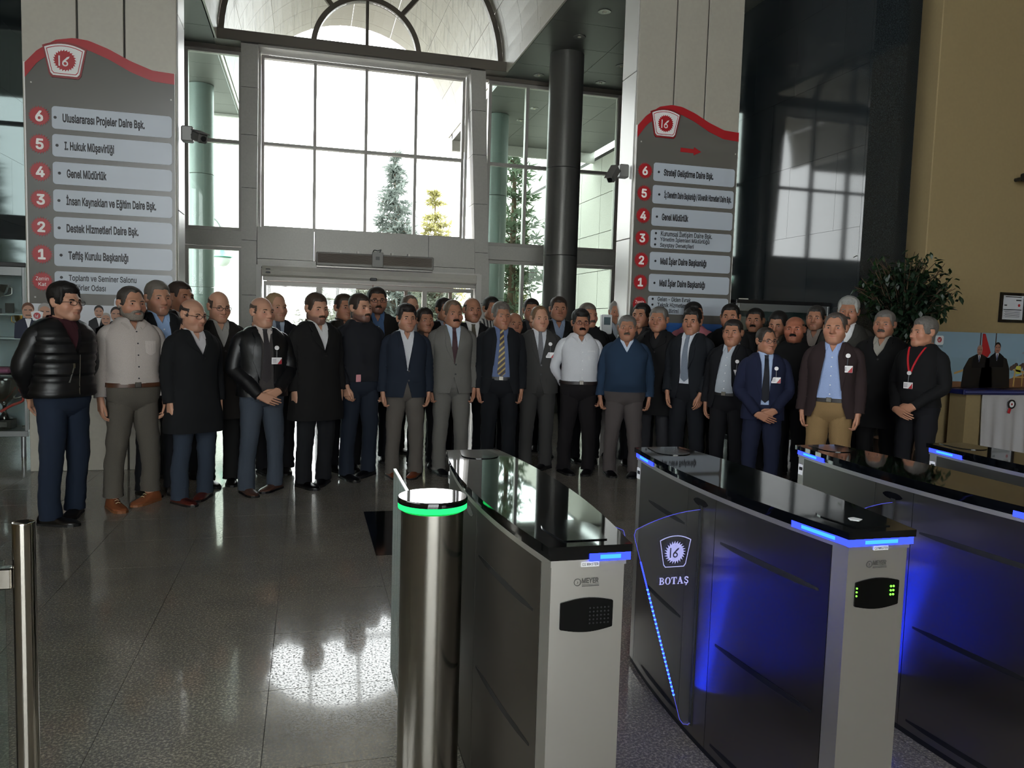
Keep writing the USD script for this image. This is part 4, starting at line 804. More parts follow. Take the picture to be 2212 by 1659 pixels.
# ======================= fittings ===========================================================
W = thing('air_curtain', 'long grey louvred air curtain unit mounted above the sliding doors', 'heater', (1.17, YC, 0)); L = lambda m: moved(m, (-1.17, -YC, 0))
part(W, 'casing', L(box(.135, 2.215, YC - .20, YC + .03, 2.46, 2.70, .015)), plain('air_curtain_grey', '#8b8781', .45, .1))
for i in range(12): part(W, 'louvre', L(moved(box(-.49, .49, -.004, .012, -.006, .006), (.65, YC - .205, 2.52 + .0135 * i), rx(.5))), plain('louvre_brown', '#857b73', .5, .1)); part(W, 'louvre', L(moved(box(-.44, .44, -.004, .012, -.006, .006), (1.74, YC - .205, 2.52 + .0135 * i), rx(.5))), plain('louvre_brown', '#857b73', .5, .1))
part(W, 'outlet', L(box(.145, 2.205, YC - .17, YC, 2.435, 2.47)), plain('air_curtain_lip', '#8f8b85', .35, .6))
part(W, 'control_box', L(box(1.10, 1.30, YC - .235, YC - .19, 2.47, 2.74, .008)), plain('air_curtain_box', '#8a8782', .4))
part(W, 'control_label', L(box(1.165, 1.235, YC - .238, YC - .235, 2.60, 2.66)), plain('label_grey', '#5d5b58', .5))
for x in (.55, .86, 1.47, 1.77): part(W, 'bracket', L(box(x - .02, x + .02, YC - .15, YC, 2.70, 2.745)), plain('white_frame', '#cfcbc4', .4))
part(W, 'cable', L(tube(smooth_path([(1.12, YC - .19, 2.74), (1.15, YC - .17, 2.78), (1.2, YC - .18, 2.77), (1.26, YC - .19, 2.79), (1.24, YC - .19, 2.74)], 14), .008, 6)), plain('black_plastic', '#101010', .4))

cam_m = plain('camera_grey', '#5c5b58', .4, .2)
def cctv(label, loc, dirv, armv):
    W = thing('security_camera', label, 'camera', loc); d = np.array(dirv, float); d /= np.linalg.norm(d); a = np.array(armv, float)
    s = np.cross(d, [0, 0, 1]); s /= np.linalg.norm(s); u = np.cross(s, d); R = np.stack([s, d, u], 1)
    part(W, 'wall_box', moved(box(-.055, .055, -.05, .05, -.075, .075, .012), a * .05 / np.linalg.norm(a)), plain('camera_box', '#7a7976', .4))
    part(W, 'bracket', tube([a * .3, a * .8, a], [.022, .018, .02], 12), cam_m, True)
    h = part(W, 'housing', moved(box(-.045, .045, -.09, .11, -.045, .045, .012), a + d * .06, R), cam_m); part(h, 'lens', moved(cyl((0, .105, 0), (0, .117, 0), .026, 20), a + d * .06, R), plain('black_plastic', '#101010', .4))
    part(h, 'sunshield', moved(box(-.050, .050, -.10, .14, .043, .053, .004), a + d * .06, R), cam_m)
cctv('small grey security camera on the side of the left pier', (-1.195, 8.30, 3.31), (.45, -.8, -.3), (.13, -.10, -.03))
cctv('grey security camera aimed down from the side of the right pier', (3.495, 8.30, 3.31), (-.55, -.5, -.75), (-.17, -.10, -.02))
W = thing('security_camera', 'black security camera high on the beige wall at the right edge', 'camera', (8.42, 7.70, 3.49)); part(W, 'bracket', tube([(0, .02, 0), (0, -.10, 0), (-.02, -.14, -.01)], .022, 10), plain('black_plastic', '#101010', .4)); part(W, 'housing', box(-.09, .12, -.24, -.12, -.045, .045, .012), plain('black_plastic', '#101010', .4))

dl_rim = plain('downlight_rim', '#8b8a85', .3, .6); dl_in = plain('downlight_reflector', '#a8a49a', .15, 1.)
first = None
for i, (x, y, l) in enumerate(((4.15, 14.2, 'recessed ceiling downlight nearest the front glass, left of the round column'), (5.39, 14.2, 'recessed ceiling downlight nearest the front glass, right of the round column'), (5.39, 13.2, 'recessed ceiling downlight right of the column, close to the right pier'), (4.21, 12.13, 'recessed ceiling downlight just nearer than the top of the round column'), (4.22, 11.07, 'recessed ceiling downlight nearest the camera, high at the top edge'), (4.71, 16.37, 'porch ceiling downlight seen through glass, the nearer one'), (4.70, 17.43, 'porch ceiling downlight seen through glass, the farther one'))):
    if first is None:
        first = thing('downlight', l, 'ceiling lamp', (x, y, ZC), 0, 'ceiling downlights')
        part(first, 'rim', moved(lathe([(.070, .0), (.095, -.004), (.098, .0), (.098, .012), (.070, .012)], 28), (0, 0, -.006)), dl_rim, 40)
        part(first, 'reflector', moved(lathe([(.069, -.001), (.069, .002), (.045, .002), (.0, .002)], 24), (0, 0, -.004)), dl_in); part(first, 'bulb', moved(trimesh.creation.icosphere(2, .03), (0, 0, -.008), scale=(1, 1, .5)), plain('bulb_glass', '#d9d3c0', .2), True)
    else: copy_of(first, 'downlight', l, (x, y, ZC))

# ======================= trophy cabinets ====================================================
cab_frame = plain('cabinet_frame_black', '#141415', .35); cab_alu = plain('cabinet_aluminium', '#8e9191', .35, .7); cab_glass = pane('cabinet_glass', (.93, .97, .96)); cab_back = plain('cabinet_back', '#8d979a', .25)
def cabinet(label, x0, x1, y0, y1, ztop, shelves, zb=.22):
    W = thing('display_cabinet', label, 'cabinet', ((x0 + x1) / 2, (y0 + y1) / 2, 0)); c = ((x0 + x1) / 2, (y0 + y1) / 2); L = lambda m: moved(m, (-c[0], -c[1], 0))
    part(W, 'top_board', L(box(x0 - .01, x1 + .01, y0 - .01, y1, ztop, ztop + .045, .004)), cab_frame); part(W, 'base_board', L(box(x0, x1, y0, y1, zb, zb + .06, .004)), cab_alu)
    part(W, 'back', L(box(x0, x1, y1 - .012, y1, zb + .06, ztop)), cab_back)
    for x in (x0, x1 - .03):
        for y in (y0, y1 - .042): part(W, 'post', L(box(x, x + .03, y, y + .03, zb + .06, ztop, .003)), cab_alu)
    part(W, 'head_rail', L(box(x0 + .03, x1 - .03, y0, y0 + .022, ztop - .09, ztop, .003)), cab_alu)
    for z in shelves: part(W, 'shelf', L(box(x0 + .02, x1 - .02, y0 + .035, y1 - .02, z - .012, z)), cab_alu if z < .9 else plain('shelf_glass_edge', '#b2bab8', .2))
    part(W, 'glass_front', L(box(x0 + .03, x1 - .03, y0 + .008, y0 + .014, zb + .06, ztop - .09)), cab_glass)
    for x in (x0 + .003, x1 - .011): part(W, 'glass_side', L(box(x, x + .006, y0 + .03, y1 - .045, zb + .06, ztop)), cab_glass)
    for x in (x0 + .06, x1 - .06):
        for y in (y0 + .05, y1 - .06): part(W, 'foot', L(cyl((x, y, 0), (x, y, zb), .024, 16)), cab_alu, 40)
cabinet('glass trophy cabinet with black top at the left edge beside the pier', -4.15, -2.80, 8.92, 9.42, 1.97, (1.49, .86))
cabinet('glass display cabinet under the black stone wall behind the men on the right', 4.90, 6.18, 8.12, 8.50, 1.865, (1.38, .86))
silver = plain('trophy_silver', '#b9b9b6', .18, 1.); gold = plain('trophy_gold', '#b48a3a', .22, 1.); blackbase = plain('trophy_base', '#121212', .25)
def trophy(label, loc, s, m, handles=True, ribbon=False, wide=1.):
    W = thing('trophy', label, 'trophy', loc, 0, None); pr = np.array([(.0, .06), (.045, .06), (.05, .066), (.03, .08), (.012, .11), (.012, .15), (.022, .17), (.05 * wide, .19), (.085 * wide, .25), (.098 * wide, .33), (.104 * wide, .335), (.092 * wide, .33), (.078 * wide, .25), (.0, .2)]) * s
    part(W, 'cup', lathe(pr, 32), m, 40); part(W, 'base', box(-.055 * s, .055 * s, -.055 * s, .055 * s, 0, .06 * s, .003), blackbase); part(W, 'plaque', box(-.03 * s, .03 * s, -.0565 * s, -.055 * s, .015 * s, .048 * s), m)
    if handles:
        for q in (-1, 1): part(W, 'handle', tube(smooth_path(np.array([(q * .09 * wide, 0, .31), (q * (.09 * wide + .045), 0, .30), (q * (.09 * wide + .045), 0, .24), (q * .06 * wide, 0, .205)]) * s, 14), .006 * s, 8), m, True)
    if ribbon: part(W, 'ribbon', cat(tube(smooth_path(np.array([(.10, -.03, .27), (.13, -.05, .2), (.06, -.07, .16), (.0, -.07, .12)]) * s, 12), .009 * s, 8)), plain('ribbon_red', '#9c2a24', .6), True)
trophy('wide silver trophy bowl on the top shelf of the left cabinet', (-3.16, 9.15, 1.49), .9, silver, True, False, 1.5)
trophy('small gold cup on the middle shelf of the left cabinet', (-2.90, 9.12, 1.245), .72, gold)
single('shelf', box(-4.1, -2.84, 9.0, 9.38, 1.23, 1.243), plain('shelf_glass_edge', '#b2bab8', .2), 'thin glass shelf carrying the small gold cup in the left cabinet', 'shelf')
trophy('large silver trophy with red ribbon in the bottom of the left cabinet', (-3.08, 9.12, .285), 1.55, silver, True, True)
W = thing('trophy', 'slim silver and gold column award beside the large trophy in the left cabinet', 'trophy', (-2.87, 9.13, .285)); part(W, 'base', box(-.04, .04, -.04, .04, 0, .03, .003), silver); part(W, 'stem', box(-.010, .010, -.010, .010, .03, .46), silver); part(W, 'head', moved(trimesh.creation.icosphere(2, .03), (0, 0, .48)), gold, True)
single('plaque', box(-3.02, -2.94, 9.02, 9.04, 1.50, 1.60, .003), plain('plaque_dark', '#1b1b1c', .3), 'small black plaque beside the silver bowl in the left cabinet', 'plaque')
single('folded_cloth', box(-3.3, -3.0, 9.05, 9.25, .865, .93, .02), fabric('#8a4f6a'), 'pink folded cloth lying on the middle of the left cabinet', 'cloth')
for x, l in ((5.20, 'white certificate sheet standing at the left of the right cabinet'), (5.62, 'white certificate sheet standing at the middle of the right cabinet')):
    W = thing('certificate', l, 'certificate', (x, 8.36, 1.385)); part(W, 'sheet', moved(box(-.10, .10, -.004, .004, 0, .33), (0, 0, 0), rx(-.12)), plain('paper_cream', '#c2c0b4', .6)); part(W, 'support', box(-.11, .11, -.02, .03, -.004, .006), cab_alu)
trophy('silver trophy with red ribbon between the white sheets of the right cabinet', (5.42, 8.32, 1.385), .85, silver, True, True)
trophy('small silver cup at the right end of the right cabinet', (5.95, 8.32, 1.385), .75, silver)
single('paper_strip', box(4.98, 5.10, 8.2, 8.22, 1.91, 1.925), plain('paper_cream', '#c2c0b4', .6), 'strip of white paper lying on top of the right cabinet', 'paper')

# ======================= right corner =======================================================
W = thing('framed_certificate', 'black framed certificate hanging on the beige wall at the right edge', 'picture', (8.52, 7.71, 1.925)); part(W, 'frame', slab(sbox(-.20, -.185, .20, .185).difference(sbox(-.165, -.15, .165, .15)), -.02, .005), plain('frame_black', '#0c0c0d', .3)); part(W, 'sheet', box(-.165, .165, -.006, .0, -.15, .15), plain('certificate_paper', '#b9bcc2', .4))
part(W, 'printed_lines', slab(unary_union([sbox(-.12, .128, .13, .138), sbox(.05, .085, .13, .10), sbox(-.14, -.032, .14, -.022)] + [sbox(-.13 + .02 * (i % 2), -.05 - .014 * i, .12, -.046 - .014 * i) for i in range(6)] + [sbox(-.13, .02 - 0 * i, -.09, .035) for i in range(1)]), -.0072, -.006), ink); part(W, 'red_stamp', slab(Point(.10, .03).buffer(.018), -.0074, -.006), sign_red)
sky_p = mat('print_sky', {'g': ('texture_coordinate', {}), 's': ('separate_xyz', {}), 'r': ('rgb_ramp', {'ramp': [(.0, lin('#8fa3ad')), (.8, lin('#7d97a8'))]}), 'p': ('principled_bsdf', {'roughness': .3})}, [('g.generated', 's.vector'), ('s.z', 'r.fac'), ('r.color', 'p.base_color')])
W = thing('exhibition_poster', 'wide poster of two suited men before a red flag, standing on the blue edged table', 'poster', (8.2, 7.62, 0)); L = lambda m: moved(m, (-8.2, -7.62, 0))
part(W, 'board', L(box(6.55, 9.6, 7.615, 7.64, .93, 1.60)), sky_p); yp = 7.615
part(W, 'printed_deck', L(slab(Polygon([(7.35, .93), (9.6, .93), (9.6, 1.13), (8.75, 1.12), (8.3, .99), (7.6, 1.0)]), yp - .001, yp)), plain('print_wood', '#6b4a34', .4))
part(W, 'printed_sea', L(slab(sbox(6.55, 1.10, 8.55, 1.29), yp - .0006, yp)), plain('print_sea', '#76909e', .4))
part(W, 'printed_flag', L(slab(Polygon([(8.00, 1.59), (8.04, 1.59), (8.14, 1.36), (8.10, 1.30), (8.00, 1.33)]), yp - .0012, yp)), sign_red); part(W, 'printed_mast', L(slab(unary_union([sbox(7.965, 1.2, 7.98, 1.6), sbox(8.20, 1.2, 8.215, 1.6)]), yp - .0012, yp)), plain('print_dark', '#3a2722', .4))
part(W, 'printed_house', L(slab(Polygon([(8.62, 1.36), (8.75, 1.43), (9.1, 1.45), (9.1, 1.15), (8.7, 1.15), (8.7, 1.34)]), yp - .0012, yp)), plain('print_house', '#7d8088', .4))
part(W, 'printed_crowd', L(slab(unary_union([Point(8.48 + .035 * i, 1.17 + .02 * (i % 3)).buffer(.03) for i in range(8)]), yp - .0014, yp)), plain('print_crowd', '#4a3a36', .4)); part(W, 'printed_jacket', L(slab(rrect(8.55, 1.10, 8.63, 1.2, .02), yp - .0016, yp)), plain('print_yellow', '#b3b04a', .4))
part(W, 'printed_railing', L(slab(unary_union([LineString([(7.62, 1.10), (7.85, 1.17)]).buffer(.012), LineString([(7.83, .95), (7.84, 1.16)]).buffer(.01), LineString([(8.52, 1.15), (9.2, 1.03)]).buffer(.012), LineString([(8.53, .95), (8.54, 1.14)]).buffer(.01), LineString([(8.52, 1.06), (8.9, 1.06)]).buffer(.008), LineString([(8.66, .95), (8.66, 1.12)]).buffer(.008)]), yp - .0016, yp)), plain('print_railing', '#a8884e', .4))
for x, z, s, hc_ in ((7.97, 1.385, .062, '#8d7a70'), (8.24, 1.42, .068, '#15110f')):
    part(W, 'printed_man', L(slab(Polygon([(x - .24, .935), (x - .22, 1.16), (x - .15, 1.28), (x - .04, 1.33), (x + .04, 1.33), (x + .15, 1.28), (x + .20, 1.16), (x + .22, .935)]).buffer(.006), yp - .0022, yp - .0012)), plain('print_black', '#0d0e12', .4)); photo_face(W, L, x, z, s, yp - .0022, '#0d0e12', hc_, '#94685a', '#111318')
part(W, 'printed_mark', L(cat(slab(rrect(7.30, 1.44, 7.42, 1.55, .02), yp - .001, yp))), plain('print_white', '#cfd0d2', .4)); part(W, 'printed_gear', L(slab(gear(7.36, 1.50, .036, 18).difference(emblem_glyph(7.358, 1.497, .032)), yp - .002, yp - .001)), sign_red); part(W, 'printed_word', L(slab(serif_word(7.36, 1.412, .022), yp - .001, yp)), ink)
W = thing('display_table', 'low table with a dark blue edge against the beige wall under the poster', 'table', (8.3, 7.45, 0)); part(W, 'top', moved(box(7.46, 9.6, 7.30, 7.60, .865, .925, .006), (-8.3, -7.45, 0)), plain('blue_edge', '#141a4e', .3)); part(W, 'edge_strip', moved(box(7.48, 9.58, 7.293, 7.30, .893, .902), (-8.3, -7.45, 0)), plain('blue_strip', '#5e6a9a', .3)); part(W, 'body', moved(box(7.56, 9.5, 7.36, 7.60, .02, .864), (-8.3, -7.45, 0)), beige)
t = np.linspace(7.76, 9.5, 120); fold = .020 * np.sin(t * 23) + .014 * np.sin(t * 41 + 1)
rings = [[(x, 7.325 - .0 + f * (1 - z / .9) - .03 * (1 - z / .9), z) for x, f in zip(t, fold)] + [(x, 7.333 + f * (1 - z / .9) - .03 * (1 - z / .9), z) for x, f in zip(t[::-1], fold[::-1])] for z in np.linspace(.03, .862, 12)]
single('table_cloth', loft(rings), fabric('#a9a7a8', .8, .2), 'white pleated cloth hanging from the front of the blue edged table', 'tablecloth', 50)
W = thing('rosette', 'small red white and black rosette pinned to the hanging white cloth', 'rosette', (8.16, 7.285, .755)); part(W, 'ring', slab(Point(0, 0).buffer(.055).difference(Point(0, 0).buffer(.038)), -.006, .004), plain('rosette_black', '#1a1618', .5)); part(W, 'disc', slab(Point(0, 0).buffer(.037), -.004, .004), plain('print_white', '#cfd0d2', .4)); part(W, 'tail', slab(Polygon([(-.03, -.04), (.0, -.05), (-.02, -.115), (-.055, -.10)]), -.004, .004), sign_red); part(W, 'centre_mark', slab(gear(0, 0, .014, 12), -.006, -.004), sign_red)
# potted ficus
W = thing('potted_tree', 'bushy dark green potted ficus before the black stone and beige wall', 'plant', (6.27, 7.02, 0)); rng = np.random.default_rng(11)
part(W, 'pot', lathe([(.0, 0), (.17, 0), (.22, .38), (.235, .40), (.21, .40), (.20, .36), (0, .36)], 32), plain('pot_clay', '#5a4334', .6), 40); part(W, 'trunk', tube(smooth_path([(0, 0, .3), (.02, .01, .8), (-.01, .0, 1.3), (.0, 0, 1.9)], 16), np.linspace(.03, .014, 16), 10), fabric('#4b3b2c'), True)
br, leaf_pts = [], []
for i in range(125):
    a, e = rng.random() * 2 * math.pi, rng.uniform(-.55, 1.0); r = np.array([.54, .46, .52]) * rng.uniform(.72, 1.0); tip = np.array([math.cos(a) * math.cos(e) * r[0], math.sin(a) * math.cos(e) * r[1], 2.02 + math.sin(e) * r[2]])
    b0 = np.array([0, 0, rng.uniform(1.25, 1.85)]); p = smooth_path([b0, b0 * .4 + tip * .6 + [0, 0, .06], tip], 8); br.append(tube(p, np.linspace(.008, .003, 8), 5))
    for q in np.linspace(.25, 1, 20): leaf_pts.append(p[min(7, int(q * 7))] + rng.normal(0, .045, 3))
part(W, 'branches', cat(*br), fabric('#4b3b2c'))
leaf_m = mat('ficus_leaf', {'o': ('geometry', {}), 'r': ('rgb_ramp', {'ramp': [(0, lin('#16281a')), (.5, lin('#223a20')), (1, lin('#3d5c30'))]}), 'p': ('principled_bsdf', {'roughness': .38}), 'tr': ('translucent_bsdf', {'color': lin('#4a7a30')}), 'm': ('mix_closure', {'fac': .25})}, [('o.random_per_island', 'r.fac'), ('r.color', 'p.base_color'), ('p.BSDF', 'm.closure1'), ('tr.BSDF', 'm.closure2')], 'm.closure')
def leaf(L, w): return np.array([(0, 0, 0), (w * .5, L * .35, -.004), (w * .42, L * .65, -.006), (0, L, -.02), (-w * .42, L * .65, -.006), (-w * .5, L * .35, -.004), (0, L * .4, .006)]), np.array([(6, 0, 1), (6, 1, 2), (6, 2, 3), (6, 3, 4), (6, 4, 5), (6, 5, 0)])
lv, lf = leaf(.075, .034); big, rest = [], []
for i, p in enumerate(leaf_pts):
    R = rz(rng.random() * 6.28) @ rx(rng.uniform(-1.1, .4)) @ ry(rng.uniform(-.5, .5)); v = (lv * rng.uniform(.9, 1.7)) @ R.T + p; (big if (i % 5 == 0 and p[1] < .1) else rest).append((v, lf))
for v in big[:220]: part(W, 'leaf', trimesh.Trimesh(*v, process=False), leaf_m)
tag(part(W, 'foliage', cat(*[trimesh.Trimesh(*v, process=False) for v in rest + big[220:]]), leaf_m), kind='stuff')
W = thing('access_terminal', 'white wall terminal with a small screen by the foot of the right pier', 'terminal', (3.40, 8.45, 0)); part(W, 'post', box(-.03, .03, .0, .05, 0, 1.45, .004), alu); part(W, 'casing', box(-.075, .055, -.03, .04, 1.45, 1.68, .008), plain('white_plastic', '#c9cccd', .35)); part(W, 'screen', box(-.05, .03, -.033, -.03, 1.56, 1.65), plain('screen_grey', '#5a6a70', .15))
# ======================= turnstiles =========================================================
def brushed(name, color, rough, aniso):
    return mat(name, {'t': ('texture_coordinate', {}), 'm': ('mapping', {'scale': (3., 3., 260.)}), 'n': ('noise_texture', {'scale': 2., 'detail': 3.}), 'b': ('bump', {'strength': .06, 'distance': .001}), 'tg': ('tangent', {'direction_type': 'radial', 'axis': 'z'}),
        'p': ('principled_bsdf', {'base_color': lin(color), 'metallic': 1., 'roughness': rough, 'anisotropic': aniso})}, [('t.object', 'm.vector'), ('m.vector', 'n.vector'), ('n.fac', 'b.height'), ('b.normal', 'p.normal'), ('tg.tangent', 'p.tangent')])
steel = brushed('brushed_steel', '#908c86', .27, .92); steel_front = plain('satin_steel', '#bdbab4', .36, .9); gate_black = plain('black_polished_stone', '#060708', .03, 0, .6); slot_m = plain('slot_black', '#050505', .6)
led_blue = emit('led_blue', (.012, .022, 1.), 2.4); led_core = emit('led_blue_core', (.010, .07, 1.), 3.2); diode = emit('led_diode', (.008, .035, 1.), 9.); led_green = emit('led_green', (.008, .42, .07), 1.5); glow_edge = emit('wing_edge_glow', (.10, .11, 1.), .32); etched = mat('etched_glow', {'e': ('emission', {'color': (.36, .36, 1.), 'strength': .32}), 'd': ('diffuse_bsdf', {'color': (.6, .6, .8)}), 'm': ('mix_closure', {'fac': .5})}, [('e.emission', 'm.closure1'), ('d.BSDF', 'm.closure2')], 'm.closure')
acrylic = pane('acrylic_wing', (.90, .92, .95)); matrix_green = emit('matrix_green', (.10, .8, .03), 1.6)
Y0, Y1 = -.715, .70
def hw(y): return .098 + .055 * (1 - min(1, abs((y - .0) / .71)) ** 2)
def lens(a, b, ins=0., n=12):
    ys = np.linspace(a, b, n); return Polygon([(hw(y) - ins, y) for y in ys] + [(-hw(y) + ins, y) for y in ys[::-1]])
def turnstile(label, x, sides, leds, dots=False, plate_text='C1 MASTER', logo=True, card=False, ws=1.):
    W = thing('turnstile', label, 'turnstile', (x, 2.49, 0), 0, None)
    part(W, 'core', plate(lens(Y0 + .01, Y1 - .01, .012), .0, .95), slot_m)
    part(W, 'plinth', plate(lens(Y0 + .004, Y1 - .004, .004), 0, .022), slot_m)
    cuts = [Y0, -.655, -.09, .115, .645, Y1]
    for k, (a, b) in enumerate(zip(cuts[:-1], cuts[1:])):
        part(W, 'side_panel' if 0 < k < 4 else 'end_panel', plate(lens(a + .0015, b - .0015), .024, .945), steel if 0 < k < 4 else steel_front, 30)
    part(W, 'cap_band', plate(lens(Y0 - .003, Y1 + .003, -.003, 24), .945, .962), steel_front, 30)
    part(W, 'lower_slab', plate(lens(Y0 - .004, Y1 + .004, -.004, 24), .962, .980), gate_black); part(W, 'top_slab', plate(lens(Y0 - .014, Y1 + .014, -.014, 32), .980, 1.0), gate_black)
    for q in (-1, 1):
        for a, b in ((.135, .515), (-.615, -.130)):
            for z in (.80, .43, .06):
                ys = np.linspace(a, b, 7); part(W, 'slot', loft([[(q * (hw(y) - .004), y, z - h), (q * (hw(y) + .0012), y, z - h), (q * (hw(y) + .0012), y, z + h), (q * (hw(y) - .004), y, z + h)] for y, h in zip(ys, [.004, .009, .010, .010, .010, .009, .004])]), slot_m)
        part(W, 'sensor', loft([[(q * (hw(y) - .004), y, .91 - h), (q * (hw(y) + .0014), y, .91 - h), (q * (hw(y) + .0014), y, .91 + h), (q * (hw(y) - .004), y, .91 + h)] for y, h in zip(np.linspace(-.035, .07, 9), [.002, .009, .012, .0135, .0135, .0135, .012, .009, .002])]), plain('sensor_black', '#08080a', .15))
    def led(pts, name='light_strip'):
        part(W, name, loft([[(px, py, .958), (px + nx, py + ny, .958), (px + nx, py + ny, .980), (px, py, .980)] for px, py, nx, ny in pts]), led_blue)
        part(W, 'light_core', loft([[(px + nx, py + ny, .964), (px + nx * 1.15, py + ny * 1.15, .964), (px + nx * 1.15, py + ny * 1.15, .974), (px + nx, py + ny, .974)] for px, py, nx, ny in pts[1:-1]] if len(pts) > 3 else [[(px + nx, py + ny, .964), (px + nx * 1.15, py + ny * 1.15, .964), (px + nx * 1.15, py + ny * 1.15, .974), (px + nx, py + ny, .974)] for px, py, nx, ny in pts]), led_core)
    for q in leds.get('near', ()): led([(q * (hw(y) + .002), y, q * .006, 0) for y in np.linspace(Y0 + .0, -.50, 6)])
    for q in leds.get('far', ()): led([(q * (hw(y) + .002), y, q * .006, 0) for y in np.linspace(.47, Y1, 5)])
    if 'front' in leds: led([(px, Y0 - .002, 0, -.008) for px in np.linspace(*leds['front'], 5)])
    if 'back' in leds: led([(px, Y1 + .002, 0, .008) for px in np.linspace(*leds['back'], 5)])
    # front face fittings
    yf = Y0 - .0005
    wx0, wx1 = (-.072, .070) if not dots else (-.07, .076)
    tt = np.linspace(0, 1, 12); bow = .010 * np.sin(tt * math.pi)
    win = Polygon([(wx0 + (wx1 - wx0) * t, .852 + b) for t, b in zip(tt, bow)] + [(wx1 - (wx1 - wx0) * t, .783 - b) for t, b in zip(tt, bow)]).buffer(-.004).buffer(.004)
    rd = part(W, 'reader_window', slab(win, yf - .002, yf + .004), plain('reader_black', '#030303', .35, 0., .2))
    if dots:
        part(rd, 'matrix_lights', slab(unary_union([Point(.048 + .009 * i, .836 - .012 * j).buffer(.0032) for i in range(2) for j in range(3)] + [Point(-.066, .836 - .011 * j).buffer(.0028) for j in range(3)]), yf - .0035, yf - .002), matrix_green)
    else: part(rd, 'grille', slab(unary_union([Point(.008 + .010 * i, .835 - .010 * j).buffer(.0022) for i in range(6) for j in range(5)]), yf - .0028, yf - .002), plain('grille_dot', '#17171a', .6))
    lp = part(W, 'label_plate', slab(rrect(-.022, .944, .026, .957, .001).buffer(0), yf - .0065, yf - .002), plain('label_white', '#cfcfcf', .5)); part(lp, 'lettering', text(plate_text, .043, .0068, .0006, False, center=(.002, .9472), y=yf - .0065), ink)
    lg = part(W, 'maker_mark', cat(slab(Point(-.028, .903).buffer(.0095).difference(Point(-.028, .903).buffer(.008)), yf - .001, yf), slab(Polygon([(-.030, .908), (-.0265, .903), (-.030, .898), (-.028, .903)]), yf - .001, yf), text('MEYER', .044, .0125, .0008, True, left=(-.016, .900), y=yf), slab(unary_union([sbox(-.016, .8955, .030, .8962), sbox(-.016, .8915, .030, .893)]), yf - .0008, yf)), plain('maker_ink', '#45443f', .5))
    ys = .672; sl = part(W, 'side_label', box(-hw(ys) - .0025, -hw(ys) + .004, ys - .022, ys + .018, .862, .912, .001), plain('label_white', '#cfcfcf', .5)); part(sl, 'side_icon', box(-hw(ys) - .0033, -hw(ys) - .0024, ys - .014, ys + .010, .885, .900), ink)
    # card pads on top
    pad = Polygon([(-.060, Y0 + .03), (.06, Y0 + .03), (.075, Y0 + .14)] + [(.075 * math.cos(a), Y0 + .16 + .07 * math.sin(a)) for a in np.linspace(0, math.pi, 12)] + [(-.075, Y0 + .14)])
    part(W, 'card_pad', plate(pad, 1.0, 1.003), plain('pad_black', '#0a0c0e', .06)); part(W, 'card_pad', plate(affinity.scale(pad, 1, -1, origin=(0, 0)), 1.0, 1.003), plain('pad_black', '#0a0c0e', .06))
    if card: part(W, 'pad_emblem', plate(Polygon([(-.018, Y0 + .10), (.0, Y0 + .085), (.024, Y0 + .10), (.012, Y0 + .125), (-.01, Y0 + .12)]), 1.003, 1.0045), plain('print_white', '#cfd0d2', .4))
    # wings
    for q, lettered in sides:
        bx = hw(.01) + .002; t = np.linspace(0, 1, 10)
        wk = ws if q > 0 or x > 3 else 1.; out = [(bx, .885)] + [(bx + .255 * s, .885 - .010 * s - .055 * s ** 2) for s in t[1:]] + [(bx + .262, .80), (bx + .255, .775), (bx + .045, .085), (bx + .030, .066), (bx + .012, .062), (bx, .07)]
        out = [(bx + (a - bx) * wk, z) for a, z in out]; pl = Polygon([(q * a, z) for a, z in out]); wp = part(W, 'wing', slab(pl, .004, .016), acrylic)
        edge = [(q * a, .010, z) for a, z in out]
        part(wp, 'wing_edge', tube(edge, .0009, 5), glow_edge)
        d0, d1 = np.array([bx + .20 * wk, .595]), np.array([bx + .075 * wk, .185]); part(wp, 'wing_light', tube([(q * (bx + .232 * wk), .010, .70), (q * (d0[0]), .010, d0[1]), (q * d1[0], .010, d1[1])], .0030, 6), led_blue)
        for s in np.linspace(0, 1, 26):
            c = d0 + (d1 - d0) * s; part(wp, 'wing_diode', moved(trimesh.creation.icosphere(1, .0042), (q * c[0], .010, c[1])), diode)
        part(W, 'wing_slot', box(q * bx - .003, q * bx + .003, .0, .02, .06, .90), slot_m)
        if lettered:
            cx = q * (bx + .100); shp = shield(0, 0, .125, .118); art = unary_union([shp.difference(shield(0, 0, .119, .112)), gear(0, -.004, .043, 24, .26).difference(emblem_glyph(-.002, -.007, .034))])
            part(wp, 'emblem', slab(affinity.translate(art, cx, .735), .0025, .004), etched); part(wp, 'lettering', slab(serif_word(cx, .612, .0265), .0025, .004), etched)
    return W
turnstile('steel turnstile nearest the green lit round post, leftmost of the row', .690, [(1, False)], {'near': (1,), 'far': (1,), 'front': (.0, .110)}, plate_text='C1 MASTER')
turnstile('steel turnstile with the etched emblem wing, second from the left', 1.560, [(-1, True), (1, True)], {'near': (-1, 1), 'far': (-1, 1), 'front': (-.108, .108)}, True, 'C2 MASTER', True, True)
turnstile('steel turnstile third from the left, lit bright blue on its side', 2.405, [(-1, True), (1, True)], {'near': (-1, 1), 'far': (-1, 1), 'front': (-.108, .108)}, True, 'C3 MASTER', ws=.84)
turnstile('steel turnstile furthest right in the row, half out of frame', 3.175, [(-1, True)], {'near': (-1,), 'far': (-1,), 'front': (-.108, .108)}, True, 'C4 MASTER', ws=.84)

